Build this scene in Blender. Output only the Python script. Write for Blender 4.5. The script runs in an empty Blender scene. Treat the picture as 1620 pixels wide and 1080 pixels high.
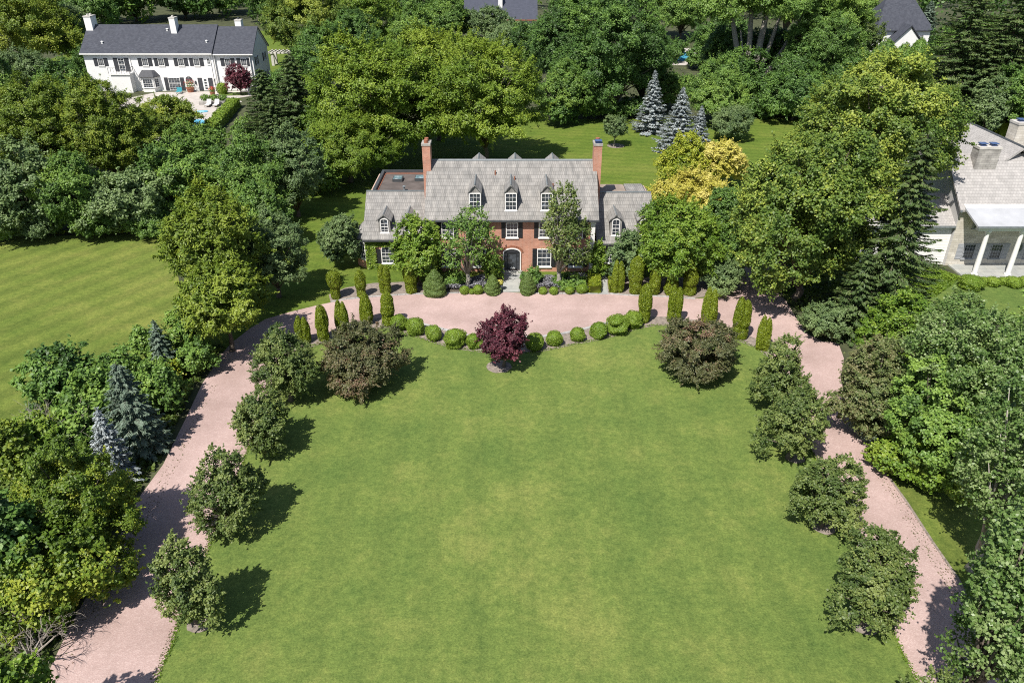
import bpy, math, random
import numpy as np
from mathutils import Vector

# ------------------------------------------------------------------ scene, camera
S = bpy.context.scene
COL = S.collection
H, TH, F = 30.5, math.radians(29.5), 1200.0          # camera height, downward pitch, focal length (in 1620-wide pixels)
CT, ST = math.cos(TH), math.sin(TH)
cam_d = bpy.data.cameras.new('camera'); cam = bpy.data.objects.new('camera', cam_d); COL.objects.link(cam)
cam.location = (0, 0, H); cam.rotation_euler = (math.pi/2-TH, 0, 0)
cam_d.sensor_width = 36; cam_d.lens = F/1620*36; cam_d.clip_end = 5000; cam_d.clip_start = .5
S.camera = cam

def ray(px, py):
    u, v = (px-810)/F, (540-py)/F
    return u, CT+v*ST, -ST+v*CT
def G(px, py, z=0.0):                 # survey: where the sight line meets the level z
    dx, dy, dz = ray(px, py); t = (z-H)/dz
    return dx*t, dy*t
def AT(px, py, Y):                    # survey: where the sight line meets the vertical plane y = Y
    dx, dy, dz = ray(px, py); t = Y/dy
    return dx*t, H+dz*t
def scale_at(Y, z): return F/(Y*CT+(H-z)*ST)
def pix_y(Y, z):
    zc = Y*CT+(H-z)*ST; v = (Y*ST-(H-z)*CT)/zc
    return 540-v*F

# ------------------------------------------------------------------ light
SUN_EL, SUN_AZ = math.radians(55), math.radians(31)   # light travels away from the camera and towards +x
w = bpy.data.worlds.new('World'); S.world = w; w.use_nodes = True
nt = w.node_tree; bg = nt.nodes['Background']; bg.inputs[1].default_value = .082
sky = nt.nodes.new('ShaderNodeTexSky'); sky.sky_type = 'NISHITA'; sky.sun_disc = False
sky.sun_elevation = SUN_EL; sky.sun_rotation = math.pi+SUN_AZ
nt.links.new(sky.outputs[0], bg.inputs[0])
sun_d = bpy.data.lights.new('sun', 'SUN'); sun_d.energy = 4.9; sun_d.angle = math.radians(.5); sun_d.color = (1, .955, .88)
sun = bpy.data.objects.new('sun', sun_d); COL.objects.link(sun)
ldir = Vector((math.sin(SUN_AZ)*math.cos(SUN_EL), math.cos(SUN_AZ)*math.cos(SUN_EL), -math.sin(SUN_EL)))
sun.rotation_euler = ldir.to_track_quat('-Z', 'Y').to_euler()
S.view_settings.view_transform = 'Standard'; S.view_settings.look = 'None'; S.view_settings.exposure = 0.42; S.view_settings.gamma = 1
c = S.cycles
c.max_bounces = 5; c.diffuse_bounces = 3; c.glossy_bounces = 2; c.transmission_bounces = 3; c.transparent_max_bounces = 4
c.use_denoising = False; c.sample_clamp_indirect = 4
c.use_adaptive_sampling = False; c.filter_width = 1.05

# ------------------------------------------------------------------ materials
def nodes(name):
    m = bpy.data.materials.new(name); m.use_nodes = True
    t = m.node_tree; b = t.nodes['Principled BSDF']
    return m, t, b
def N(t, typ, **kw):
    n = t.nodes.new(typ)
    for k, v in kw.items(): setattr(n, k, v)
    return n
def ramp(t, fac, stops):
    r = N(t, 'ShaderNodeValToRGB'); e = r.color_ramp.elements
    while len(e) < len(stops): e.new(.5)
    for i, (p, col) in enumerate(stops): e[i].position = p; e[i].color = (*col, 1)
    t.links.new(fac, r.inputs[0]); return r.outputs[0]
def noise(t, vec, scale, detail=4, rough=.55):
    n = N(t, 'ShaderNodeTexNoise'); n.inputs['Scale'].default_value = scale; n.inputs['Detail'].default_value = detail
    n.inputs['Roughness'].default_value = rough
    if vec is not None: t.links.new(vec, n.inputs['Vector'])
    return n.outputs['Fac']
def mix(t, a, b, f, mode='MIX'):
    m = N(t, 'ShaderNodeMix', data_type='RGBA', blend_type=mode)
    for sock, v in ((m.inputs[0], f), (m.inputs[6], a), (m.inputs[7], b)):
        if hasattr(v, 'is_linked'): t.links.new(v, sock)
        elif isinstance(v, tuple): sock.default_value = (*v, 1)
        else: sock.default_value = v
    return m.outputs[2]
def math_n(t, op, a, b=None):
    m = N(t, 'ShaderNodeMath', operation=op)
    for i, v in enumerate((a, b)):
        if v is None: continue
        if hasattr(v, 'is_linked'): t.links.new(v, m.inputs[i])
        else: m.inputs[i].default_value = v
    return m.outputs[0]
def bump(t, b, h, strength, dist=.02):
    n = N(t, 'ShaderNodeBump'); n.inputs['Strength'].default_value = strength; n.inputs['Distance'].default_value = dist
    t.links.new(h, n.inputs['Height']); t.links.new(n.outputs[0], b.inputs['Normal'])
def objvec(t):
    return N(t, 'ShaderNodeTexCoord').outputs['Object']
def swiz(t, vec, kind):
    s = N(t, 'ShaderNodeSeparateXYZ'); t.links.new(vec, s.inputs[0]); cmb = N(t, 'ShaderNodeCombineXYZ')
    x, y, z = s.outputs
    a, b = {'xy': (x, y), 'yx': (y, x), 'wall': (math_n(t, 'ADD', x, y), z), 'xz': (x, z)}[kind]
    t.links.new(a, cmb.inputs[0]); t.links.new(b, cmb.inputs[1]); return cmb.outputs[0]

def plain(name, col, rough=.6, var=.12, vs=3.0, metal=0, spec=.4):
    m, t, b = nodes(name); v = objvec(t)
    f = noise(t, v, vs, 5)
    lo = tuple(x*(1-var) for x in col); hi = tuple(min(1, x*(1+var)) for x in col)
    t.links.new(ramp(t, f, [(.3, lo), (.7, hi)]), b.inputs['Base Color'])
    b.inputs['Roughness'].default_value = rough; b.inputs['Metallic'].default_value = metal
    b.inputs['Specular IOR Level'].default_value = spec
    return m
def bricky(name, axes, c1, c2, mortar, bw, bh, ms, rough=.8, bumpd=.02, big=.25, streak=None):
    m, t, b = nodes(name); v = objvec(t); sv = swiz(t, v, axes)
    br = N(t, 'ShaderNodeTexBrick'); t.links.new(sv, br.inputs['Vector'])
    br.inputs['Color1'].default_value = (*c1, 1); br.inputs['Color2'].default_value = (*c2, 1); br.inputs['Mortar'].default_value = (*mortar, 1)
    br.inputs['Scale'].default_value = 1; br.inputs['Mortar Size'].default_value = ms; br.inputs['Brick Width'].default_value = bw
    br.inputs['Row Height'].default_value = bh; br.inputs['Bias'].default_value = 0; br.offset = .43
    if 'Mortar Smooth' in br.inputs: br.inputs['Mortar Smooth'].default_value = .2
    n1 = noise(t, v, 1.3, 5); g = ramp(t, n1, [(.3, (1-big,)*3), (.7, (1+big*.5,)*3)])
    col = mix(t, br.outputs['Color'], g, 1.0, 'MULTIPLY')
    if streak:
        mp = N(t, 'ShaderNodeMapping'); mp.inputs['Scale'].default_value = streak; t.links.new(v, mp.inputs[0])
        n2 = noise(t, mp.outputs[0], 1.0, 4); g2 = ramp(t, n2, [(.35, (.8, .8, .8)), (.65, (1.12, 1.1, 1.08))])
        col = mix(t, col, g2, 1.0, 'MULTIPLY')
    t.links.new(col, b.inputs['Base Color']); b.inputs['Roughness'].default_value = rough
    b.inputs['Specular IOR Level'].default_value = .25
    bump(t, b, br.outputs['Fac'], -.6, bumpd)
    return m
def siding(name, col, pitch=.16):
    m, t, b = nodes(name); v = objvec(t)
    s = N(t, 'ShaderNodeSeparateXYZ'); t.links.new(v, s.inputs[0])
    saw = math_n(t, 'FRACT', math_n(t, 'DIVIDE', s.outputs[2], pitch))
    f = noise(t, v, 2, 4); t.links.new(ramp(t, f, [(.3, tuple(x*.93 for x in col)), (.7, col)]), b.inputs['Base Color'])
    b.inputs['Roughness'].default_value = .6; bump(t, b, math_n(t, 'SUBTRACT', 1, saw), .8, .03)
    return m
def foliage(name, stops, trans=.3, rough=.48, isl=.22, spec=.35):
    m, t, b = nodes(name)
    a = N(t, 'ShaderNodeAttribute', attribute_name='tint'); geo = N(t, 'ShaderNodeNewGeometry'); oi = N(t, 'ShaderNodeObjectInfo')
    f = math_n(t, 'ADD', a.outputs['Fac'], math_n(t, 'MULTIPLY', math_n(t, 'SUBTRACT', geo.outputs['Random Per Island'], .5), isl*2))
    f = math_n(t, 'ADD', f, math_n(t, 'MULTIPLY', math_n(t, 'SUBTRACT', oi.outputs['Random'], .5), .16))
    n = len(stops); col = ramp(t, f, [(.1+.8*i/(n-1), s) for i, s in enumerate(stops)])
    t.links.new(col, b.inputs['Base Color']); b.inputs['Roughness'].default_value = rough; b.inputs['Specular IOR Level'].default_value = spec
    tr = N(t, 'ShaderNodeBsdfTranslucent'); t.links.new(mix(t, col, (1.0, 1.0, .45), 1.0, 'MULTIPLY'), tr.inputs[0])
    mx = N(t, 'ShaderNodeMixShader'); mx.inputs[0].default_value = trans
    t.links.new(b.outputs[0], mx.inputs[1]); t.links.new(tr.outputs[0], mx.inputs[2])
    t.links.new(mx.outputs[0], t.nodes['Material Output'].inputs[0])
    return m
def lawn_mat(name, dark, mid, light, stripe=None, stripe_amt=.12, patch=.055):
    m, t, b = nodes(name); v = objvec(t)
    big = noise(t, v, patch, 6, .62); med = noise(t, v, .6, 6, .7); fine = noise(t, v, 9, 6, .75)
    med2 = noise(t, v, .22, 6, .7); f = math_n(t, 'ADD', math_n(t, 'ADD', math_n(t, 'MULTIPLY', big, .5), math_n(t, 'MULTIPLY', med2, .3)), math_n(t, 'MULTIPLY', med, .2))
    col = ramp(t, f, [(.39, dark), (.5, mid), (.61, light)])
    g = ramp(t, fine, [(.3, (.6, .63, .58)), (.7, (1.32, 1.3, 1.22))]); col = mix(t, col, g, 1.0, 'MULTIPLY')
    g3 = ramp(t, noise(t, v, 2.4, 5, .7), [(.32, (.76, .80, .76)), (.68, (1.2, 1.15, 1.08))]); col = mix(t, col, g3, 1.0, 'MULTIPLY')
    if stripe:  # mowing stripes: the sheen of bent grass painted into the colour
        (ax, ay, per) = stripe
        s = N(t, 'ShaderNodeSeparateXYZ'); t.links.new(v, s.inputs[0])
        d = math_n(t, 'ADD', math_n(t, 'MULTIPLY', s.outputs[0], ax), math_n(t, 'MULTIPLY', s.outputs[1], ay))
        d = math_n(t, 'ADD', d, math_n(t, 'MULTIPLY', noise(t, v, .25, 2), .2))
        sn = math_n(t, 'SINE', math_n(t, 'MULTIPLY', d, 2*math.pi/per))
        g2 = ramp(t, math_n(t, 'ADD', math_n(t, 'MULTIPLY', sn, .5), .5), [(.25, (1-stripe_amt,)*3), (.75, (1+stripe_amt, 1+stripe_amt, 1+stripe_amt*.5))])
        col = mix(t, col, g2, 1.0, 'MULTIPLY')
    t.links.new(col, b.inputs['Base Color']); b.inputs['Roughness'].default_value = .9; b.inputs['Specular IOR Level'].default_value = .1
    bump(t, b, noise(t, v, 14, 5, .8), .8, .06)
    return m
def gravel_mat(name, a, bcol, dirt):
    m, t, b = nodes(name); v = objvec(t)
    vo = N(t, 'ShaderNodeTexVoronoi'); vo.inputs['Scale'].default_value = 16; t.links.new(v, vo.inputs['Vector'])
    sp = N(t, 'ShaderNodeSeparateColor'); t.links.new(vo.outputs['Color'], sp.inputs[0])
    col = ramp(t, sp.outputs[0], [(.0, tuple(x*.95 for x in a)), (.5, a), (1, bcol)])
    big = noise(t, v, .22, 6, .65); col = mix(t, col, ramp(t, big, [(.34, (.80, .775, .75)), (.66, (1.09, 1.07, 1.06))]), 1.0, 'MULTIPLY')
    sp2 = noise(t, v, 2.2, 6, .75); fd = ramp(t, sp2, [(.62, (0, 0, 0)), (.76, (.7, .7, .7))])
    col = mix(t, col, dirt, fd)
    t.links.new(col, b.inputs['Base Color']); b.inputs['Roughness'].default_value = .95; b.inputs['Specular IOR Level'].default_value = .1
    bump(t, b, vo.outputs['Distance'], .5, .02)
    return m
def glass_mat(name, col):
    m, t, b = nodes(name)
    f = noise(t, objvec(t), 2.5, 2); t.links.new(ramp(t, f, [(.35, tuple(x*.5 for x in col)), (.6, col), (.75, tuple(min(.6, x*3.2) for x in col))]), b.inputs['Base Color'])
    b.inputs['Roughness'].default_value = .06; b.inputs['Specular IOR Level'].default_value = .6
    return m

M = {}
M['soil'] = plain('woodland_floor_soil', (.06, .068, .03), .95, .5, .6)
M['lawn_front'] = lawn_mat('front_lawn_grass', (.108, .166, .046), (.146, .200, .055), (.21, .242, .074), (1.0, .04, 2.6), .03)
M['lawn_side'] = lawn_mat('side_lawn_grass', (.105, .152, .034), (.145, .185, .045), (.20, .22, .062), (.85, -.53, 2.5), .09)
M['lawn_back'] = lawn_mat('back_lawn_grass', (.088, .142, .026), (.118, .170, .032), (.16, .195, .045), (.18, .98, 1.7), .06)
M['gravel'] = gravel_mat('pink_gravel', (.435, .322, .300), (.495, .382, .358), (.31, .235, .20))
M['mulch'] = plain('weathered_mulch', (.24, .20, .17), .95, .35, 4)
M['bed'] = plain('planting_bed_soil', (.11, .09, .07), .95, .4, 4)
M['edging'] = plain('stone_edging', (.36, .35, .34), .9, .3, 3)
M['flag'] = bricky('bluestone_flags', 'xy', (.40, .40, .37), (.33, .34, .33), (.2, .2, .19), 1.1, .75, .012, big=.12)
M['brick'] = bricky('red_brick', 'wall', (.56, .25, .165), (.45, .18, .115), (.50, .37, .30), .26, .085, .012, bumpd=.012, big=.18)
M['shingle'] = bricky('cedar_shingle_weathered', 'xy', (.30, .29, .276), (.258, .249, .237), (.12, .115, .11), .21, .31, .012, bumpd=.03, big=.2, streak=(3, .6, 1))
M['shingle_x'] = bricky('cedar_shingle_weathered_dormer', 'yx', (.30, .29, .276), (.258, .249, .237), (.12, .115, .11), .21, .24, .012, bumpd=.03, big=.2)
M['asphalt_shingle'] = bricky('dark_slate_shingle', 'xy', (.075, .08, .098), (.052, .056, .072), (.04, .043, .055), .35, .2, .008, big=.15, bumpd=.01)
M['grey_shingle'] = bricky('pale_slate_shingle', 'xy', (.41, .39, .375), (.345, .33, .318), (.24, .225, .22), .28, .26, .012, big=.14, bumpd=.02)
M['blue_shingle'] = bricky('blue_grey_shingle', 'xy', (.072, .078, .105), (.06, .066, .09), (.045, .05, .07), .5, .3, .012, big=.1)
M['white'] = plain('white_paint', (.78, .77, .75), .5, .05, 2)
M['white_brick'] = bricky('white_painted_brick', 'wall', (.80, .795, .785), (.79, .78, .77), (.775, .77, .76), .24, .08, .008, rough=.65, bumpd=.008, big=.06)
M['white_siding'] = siding('white_clapboard', (.76, .75, .72))
M['grey_siding'] = siding('weathered_grey_clapboard', (.43, .42, .41))
M['stone'] = bricky('limestone_ashlar', 'wall', (.64, .60, .53), (.52, .48, .41), (.38, .35, .31), .62, .24, .012, bumpd=.02, big=.2)
M['stone_chim'] = bricky('grey_limestone', 'wall', (.42, .40, .37), (.33, .31, .29), (.22, .21, .2), .5, .22, .012, bumpd=.02, big=.35)
M['concrete'] = plain('pale_concrete', (.50, .475, .44), .9, .2, 1.2)
M['chimcap'] = plain('weathered_cap_stone', (.34, .32, .29), .9, .25, 3)
M['deck'] = plain('pool_terrace_concrete', (.46, .42, .385), .9, .14, .8)
M['tar'] = plain('flat_tar_roof', (.115, .095, .085), .8, .3, .9)
M['tar_tan'] = plain('tan_flat_roof', (.27, .215, .175), .85, .2, .9)
M['lead'] = plain('lead_flashing', (.17, .19, .2), .45, .2, 3)
M['gutter'] = plain('dark_gutter', (.06, .065, .07), .5, .2, 3)
M['black'] = plain('black_shutter_paint', (.022, .024, .028), .45, .2, 3)
M['charcoal'] = plain('charcoal_paint', (.05, .052, .06), .5, .2, 3)
M['greyshut'] = plain('grey_shutter_paint', (.33, .34, .36), .5, .1, 3)
M['glass'] = glass_mat('window_glass', (.06, .07, .085))
M['sky_glass'] = glass_mat('skylight_glass', (.2, .3, .34))
M['metal_roof'] = plain('pale_metal_roof', (.42, .43, .455), .6, .12, .7)
M['clay'] = plain('clay_flue', (.30, .12, .07), .8, .2, 4)
M['bluecap'] = plain('blue_steel_cap', (.06, .10, .22), .35, .2, 4)
M['bark'] = plain('grey_brown_bark', (.11, .09, .07), .9, .35, 6)
M['pale_bark'] = plain('pale_bark', (.30, .275, .24), .9, .3, 3)
M['dead_wood'] = plain('bleached_dead_wood', (.33, .29, .25), .9, .2, 6)
M['navy'] = plain('planter_paint', (.16, .19, .25), .4, .1, 4)
M['wood_dark'] = plain('dark_teak', (.10, .07, .05), .6, .2, 5)
M['cushion'] = plain('white_canvas', (.72, .71, .68), .8, .05, 5)
M['teal'] = plain('teal_canvas', (.05, .30, .36), .7, .1, 4)
M['red'] = plain('red_petals', (.5, .03, .03), .6, .2, 6)
def water(name):
    m, t, b = nodes(name); v = objvec(t)
    t.links.new(ramp(t, noise(t, v, .8, 3), [(.3, (.06, .38, .60)), (.7, (.14, .52, .72))]), b.inputs['Base Color'])
    b.inputs['Roughness'].default_value = .08; bump(t, b, noise(t, v, 3, 3), .15, .05); return m
M['water'] = water('pool_water')
FM = {}
def fol(k, *stops, **kw): FM[k] = foliage(k+'_leaves', stops, **kw)
fol('maple', (.08, .145, .024), (.145, .22, .036), (.36, .42, .07))
fol('dark', (0.055, 0.112, 0.028), (0.095, 0.189, 0.041), (0.171, 0.289, 0.056))
fol('mid', (0.083, 0.160, 0.035), (0.150, 0.263, 0.050), (0.253, 0.378, 0.073))
fol('bright', (.095, .18, .02), (.165, .27, .03), (.27, .36, .05))
fol('locust', (0.103, 0.179, 0.018), (0.174, 0.263, 0.029), (0.274, 0.358, 0.045))
fol('walnut', (0.105, 0.168, 0.017), (0.179, 0.252, 0.029), (0.284, 0.352, 0.047))
fol('linden', (.07, .115, .03), (.125, .18, .046), (.24, .29, .085))
fol('greygreen', (0.095, 0.156, 0.060), (0.151, 0.225, 0.084), (0.224, 0.308, 0.120))
fol('crab', (.09, .105, .042), (.145, .15, .062), (.23, .145, .095))
fol('purple', (.065, .017, .028), (.12, .03, .048), (.21, .06, .08))
fol('gold', (.42, .39, .06), (.58, .53, .11), (.70, .62, .20))
fol('yellowgreen', (.16, .22, .018), (.26, .325, .028), (.42, .44, .05))
fol('olive', (0.095, 0.154, 0.017), (0.164, 0.242, 0.028), (0.297, 0.350, 0.045))
fol('spruce', (.05, .09, .028), (.085, .138, .04), (.14, .19, .058), trans=.2)
fol('blue', (.22, .26, .275), (.33, .37, .385), (.47, .51, .52), trans=.15)
fol('bluegreen', (.10, .15, .105), (.155, .215, .155), (.22, .285, .215), trans=.18)
fol('arbor', (.11, .165, .010), (.18, .235, .016), (.26, .31, .028), trans=.2)
fol('box', (.11, .195, .02), (.18, .27, .03), (.26, .34, .05), trans=.2)
fol('alberta', (.11, .18, .045), (.16, .235, .06), (.215, .285, .08), trans=.2)
fol('ivy', (.10, .18, .016), (.16, .25, .024), (.24, .32, .04), trans=.2)
fol('silver', (0.143, 0.154, 0.165), (0.231, 0.231, 0.253), (0.330, 0.319, 0.363), trans=.2)
fol('poplar', (.08, .15, .036), (.14, .23, .058), (.27, .35, .14), rough=.4)
fol('limelit', (.085, .15, .016), (.155, .235, .026), (.34, .385, .045))
fol('bronze', (.10, .145, .045), (.16, .205, .066), (.235, .215, .105))
fol('cover', (0.087, 0.160, 0.017), (0.145, 0.239, 0.023), (0.217, 0.312, 0.038))
fol('scrub', (0.055, 0.092, 0.020), (0.092, 0.145, 0.028), (0.148, 0.206, 0.038))

# ------------------------------------------------------------------ mesh helpers
def link(name, me, mat, parent=None, loc=None):
    o = bpy.data.objects.new(name, me)
    if mat is not None and not me.materials: me.materials.append(mat)
    COL.objects.link(o)
    if parent is not None: o.parent = parent
    if loc is not None: o.location = loc
    return o
def tag(o, label=None, cat=None, group=None, kind=None):
    if label: o['label'] = label
    if cat: o['category'] = cat
    if group: o['group'] = group
    if kind: o['kind'] = kind
    return o
def empty(name, loc, label, cat, group=None):
    o = bpy.data.objects.new(name, None); COL.objects.link(o); o.location = loc; o.empty_display_size = .3
    return tag(o, label, cat, group)

def front(Y): return lambda a, d, z: (a, Y-d, z)           # wall facing the camera side, d = outwards
def side_r(X): return lambda a, d, z: (X+d, a, z)          # wall facing +x
def side_l(X): return lambda a, d, z: (X-d, a, z)
def ident(a, d, z): return (a, d, z)
class MB:
    def __init__(s, tf=ident): s.v, s.f, s.tf, s.smooth = [], [], tf, False
    def add(s, vs, fs):
        n = len(s.v); s.v += [s.tf(*p) for p in vs]; s.f += [tuple(i+n for i in f) for f in fs]; return s
    def box(s, x0, x1, y0, y1, z0, z1):
        return s.add([(x0,y0,z0),(x1,y0,z0),(x1,y1,z0),(x0,y1,z0),(x0,y0,z1),(x1,y0,z1),(x1,y1,z1),(x0,y1,z1)],
                     [(0,3,2,1),(4,5,6,7),(0,1,5,4),(1,2,6,5),(2,3,7,6),(3,0,4,7)])
    def prism(s, poly, lo, hi, axis):
        # poly of 2-D points extruded along axis: 'x' -> poly is (y,z); 'y' -> (x,z); 'z' -> (x,y)
        P = {'x': lambda p, e: (e, p[0], p[1]), 'y': lambda p, e: (p[0], e, p[1]), 'z': lambda p, e: (p[0], p[1], e)}[axis]
        n = len(poly); vs = [P(p, lo) for p in poly]+[P(p, hi) for p in poly]
        return s.add(vs, [tuple(range(n)), tuple(range(2*n-1, n-1, -1))]+[(i, (i+1) % n, n+(i+1) % n, n+i) for i in range(n)])
    def loft(s, rings, cap=True):
        n = len(rings[0]); b = len(s.v); vs = [p for r in rings for p in r]; fs = []
        for k in range(len(rings)-1):
            for i in range(n): fs.append((k*n+i, k*n+(i+1) % n, (k+1)*n+(i+1) % n, (k+1)*n+i))
        if cap: fs += [tuple(range(n-1, -1, -1)), tuple(range((len(rings)-1)*n, len(rings)*n))]
        return s.add(vs, fs)
    def lathe(s, cx, cy, prof, seg=14):
        return s.loft([[(cx+r*math.cos(2*math.pi*i/seg), cy+r*math.sin(2*math.pi*i/seg), z) for i in range(seg)] for r, z in prof])
    def tube(s, pts, radii, seg=6):
        rings = []
        for i, p in enumerate(pts):
            p = Vector(p); d = (Vector(pts[min(i+1, len(pts)-1)])-Vector(pts[max(i-1, 0)])).normalized()
            a = d.orthogonal().normalized() if i == 0 else (a-d*a.dot(d)).normalized()
            b = d.cross(a); r = radii[i]
            rings.append([tuple(p+(a*math.cos(2*math.pi*k/seg)+b*math.sin(2*math.pi*k/seg))*r) for k in range(seg)])
        return s.loft(rings)
    def mesh(s, name, origin=(0, 0, 0)):
        me = bpy.data.meshes.new(name); o = origin
        me.from_pydata([(v[0]-o[0], v[1]-o[1], v[2]-o[2]) for v in s.v], [], s.f)
        import bmesh
        bm = bmesh.new(); bm.from_mesh(me); bmesh.ops.recalc_face_normals(bm, faces=bm.faces); bm.to_mesh(me); bm.free()
        if s.smooth:
            for p in me.polygons: p.use_smooth = True
        return me
    def build(s, name, mat, parent=None):
        org = (0, 0, 0)
        if parent is not None:
            q = parent; L = Vector((0, 0, 0))
            while q is not None: L = L+q.location; q = q.parent
            org = L
        return link(name, s.mesh(name, org), mat, parent)

def sheet(name, pts, z, mat, cut=0):
    """a flat ground sheet from a polygon of (x, y)"""
    me = bpy.data.meshes.new(name); me.from_pydata([(x, y, z) for x, y in pts], [], [tuple(range(len(pts)))])
    import bmesh
    bm = bmesh.new(); bm.from_mesh(me)
    for f in bm.faces:
        if f.normal.z < 0: f.normal_flip()
    bmesh.ops.triangulate(bm, faces=bm.faces); bm.to_mesh(me); bm.free()
    return tag(link(name, me, M[mat]), kind='structure')
def smooth_poly(pts, closed=True, sub=6):
    out = []; n = len(pts)
    for i in range(n):
        p0, p1, p2, p3 = (np.array(pts[(i+k-1) % n]) for k in range(4))
        for j in range(sub):
            t = j/sub
            out.append(tuple(.5*((2*p1)+(-p0+p2)*t+(2*p0-5*p1+4*p2-p3)*t*t+(-p0+3*p1-3*p2+p3)*t**3)))
    return out

# ------------------------------------------------------------------ leaves
def leaf_mesh(name, P, Nn, L, W, rng, tint, T=None, extra=None, droop=.15):
    n = len(P)
    Nn = Nn/np.maximum(np.linalg.norm(Nn, axis=1, keepdims=True), 1e-6)
    if T is None: T = rng.normal(size=(n, 3))
    T = T-Nn*np.sum(T*Nn, axis=1, keepdims=True); T /= np.maximum(np.linalg.norm(T, axis=1, keepdims=True), 1e-6)
    B = np.cross(Nn, T); L = np.broadcast_to(L, (n,))[:, None]; W = np.broadcast_to(W, (n,))[:, None]
    V = np.empty((n, 4, 3)); V[:, 0] = P+T*L*.5-Nn*L*droop; V[:, 1] = P+B*W*.5; V[:, 2] = P-T*L*.5-Nn*L*droop*.5; V[:, 3] = P-B*W*.5
    V = V.reshape(-1, 3); tn = np.repeat(tint, 4); nf = n; idx = np.arange(4*n)
    if extra is not None:                 # an inner body (verts, quads) that closes the plant
        ev, ef = np.array(extra[0], float), np.array(extra[1], int)
        idx = np.concatenate([idx, (ef+len(V)).ravel()]); V = np.concatenate([V, ev]); tn = np.concatenate([tn, np.full(len(ev), .35)]); nf += len(ef)
    me = bpy.data.meshes.new(name); me.vertices.add(len(V)); me.vertices.foreach_set('co', V.astype(np.float32).ravel())
    me.loops.add(4*nf); me.loops.foreach_set('vertex_index', idx.astype(np.int32))
    me.polygons.add(nf); me.polygons.foreach_set('loop_start', np.arange(0, 4*nf, 4, dtype=np.int32))
    me.update(calc_edges=True)
    at = me.attributes.new('tint', 'FLOAT', 'POINT'); at.data.foreach_set('value', tn.astype(np.float32))
    return me
def unit(rng, n):
    v = rng.normal(size=(n, 3)); return v/np.linalg.norm(v, axis=1, keepdims=True)

KIND = {  # leaf length, width ratio, cover, clump radius / R, flatness, crown base / height, outline lobes, clump count factor, up bias
 'maple':  dict(mat='maple', leaf=.24, asp=.75, cover=2.6, rc=.17, flat=.8, cb=.12, lob=.16, cf=1.0, up=.5),
 'dark':   dict(mat='dark', leaf=.30, asp=.7, cover=2.5, rc=.20, flat=.75, cb=.1, lob=.17, cf=1.0, up=.5),
 'mid':    dict(mat='mid', leaf=.22, asp=.7, cover=2.6, rc=.20, flat=.75, cb=.08, lob=.16, cf=1.0, up=.5),
 'bright': dict(mat='bright', leaf=.2, asp=.7, cover=2.6, rc=.2, flat=.7, cb=.06, lob=.14, cf=1.0, up=.5),
 'locust': dict(mat='locust', leaf=.21, asp=.5, cover=2.7, rc=.19, flat=.38, cb=.2, lob=.14, cf=1.15, up=.9),
 'walnut': dict(mat='walnut', leaf=.28, asp=.42, cover=2.5, rc=.17, flat=.55, cb=.1, lob=.18, cf=1.0, up=.7),
 'linden': dict(mat='linden', leaf=.14, asp=.75, cover=2.3, rc=.21, flat=.85, cb=.03, lob=.15, up=.45, shoot=.34, pull=1.35),
 'greygreen': dict(mat='greygreen', leaf=.2, asp=.5, cover=2.5, rc=.2, flat=.7, cb=.05, lob=.15, cf=1.0, up=.5),
 'crab':   dict(pull=1.25, mat='crab', leaf=.17, asp=.6, cover=2.5, rc=.21, flat=.6, cb=.1, lob=.13, cf=1.1, up=.5),
 'purple': dict(pull=1.15, mat='purple', leaf=.19, asp=.6, cover=2.6, rc=.22, flat=.6, cb=.14, lob=.15, cf=1.1, up=.6),
 'gold':   dict(mat='gold', leaf=.2, asp=.7, cover=2.7, rc=.2, flat=.6, cb=.03, lob=.13, cf=1.1, up=.6),
 'yellowgreen': dict(mat='yellowgreen', leaf=.22, asp=.7, cover=2.6, rc=.2, flat=.7, cb=.03, lob=.15, cf=1.0, up=.5),
 'olive':  dict(mat='olive', leaf=.13, asp=.75, cover=2.5, rc=.17, flat=.75, cb=.06, lob=.16, cf=1.1, up=.5),
 'poplar': dict(mat='poplar', leaf=.16, asp=.85, shoot=.35, cover=2.1, rc=.16, flat=.8, cb=.05, lob=.17, cf=1.1, up=.3),
 'young':  dict(mat='mid', leaf=.22, asp=.6, cover=.6, rc=.17, flat=.7, cb=.08, lob=.24, cf=.75, up=.5, shoot=.5),
 'shrub':  dict(mat='bright', leaf=.17, asp=.7, cover=2.8, rc=.26, flat=.8, cb=0, lob=.1, cf=1.0, up=.5),
}
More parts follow.
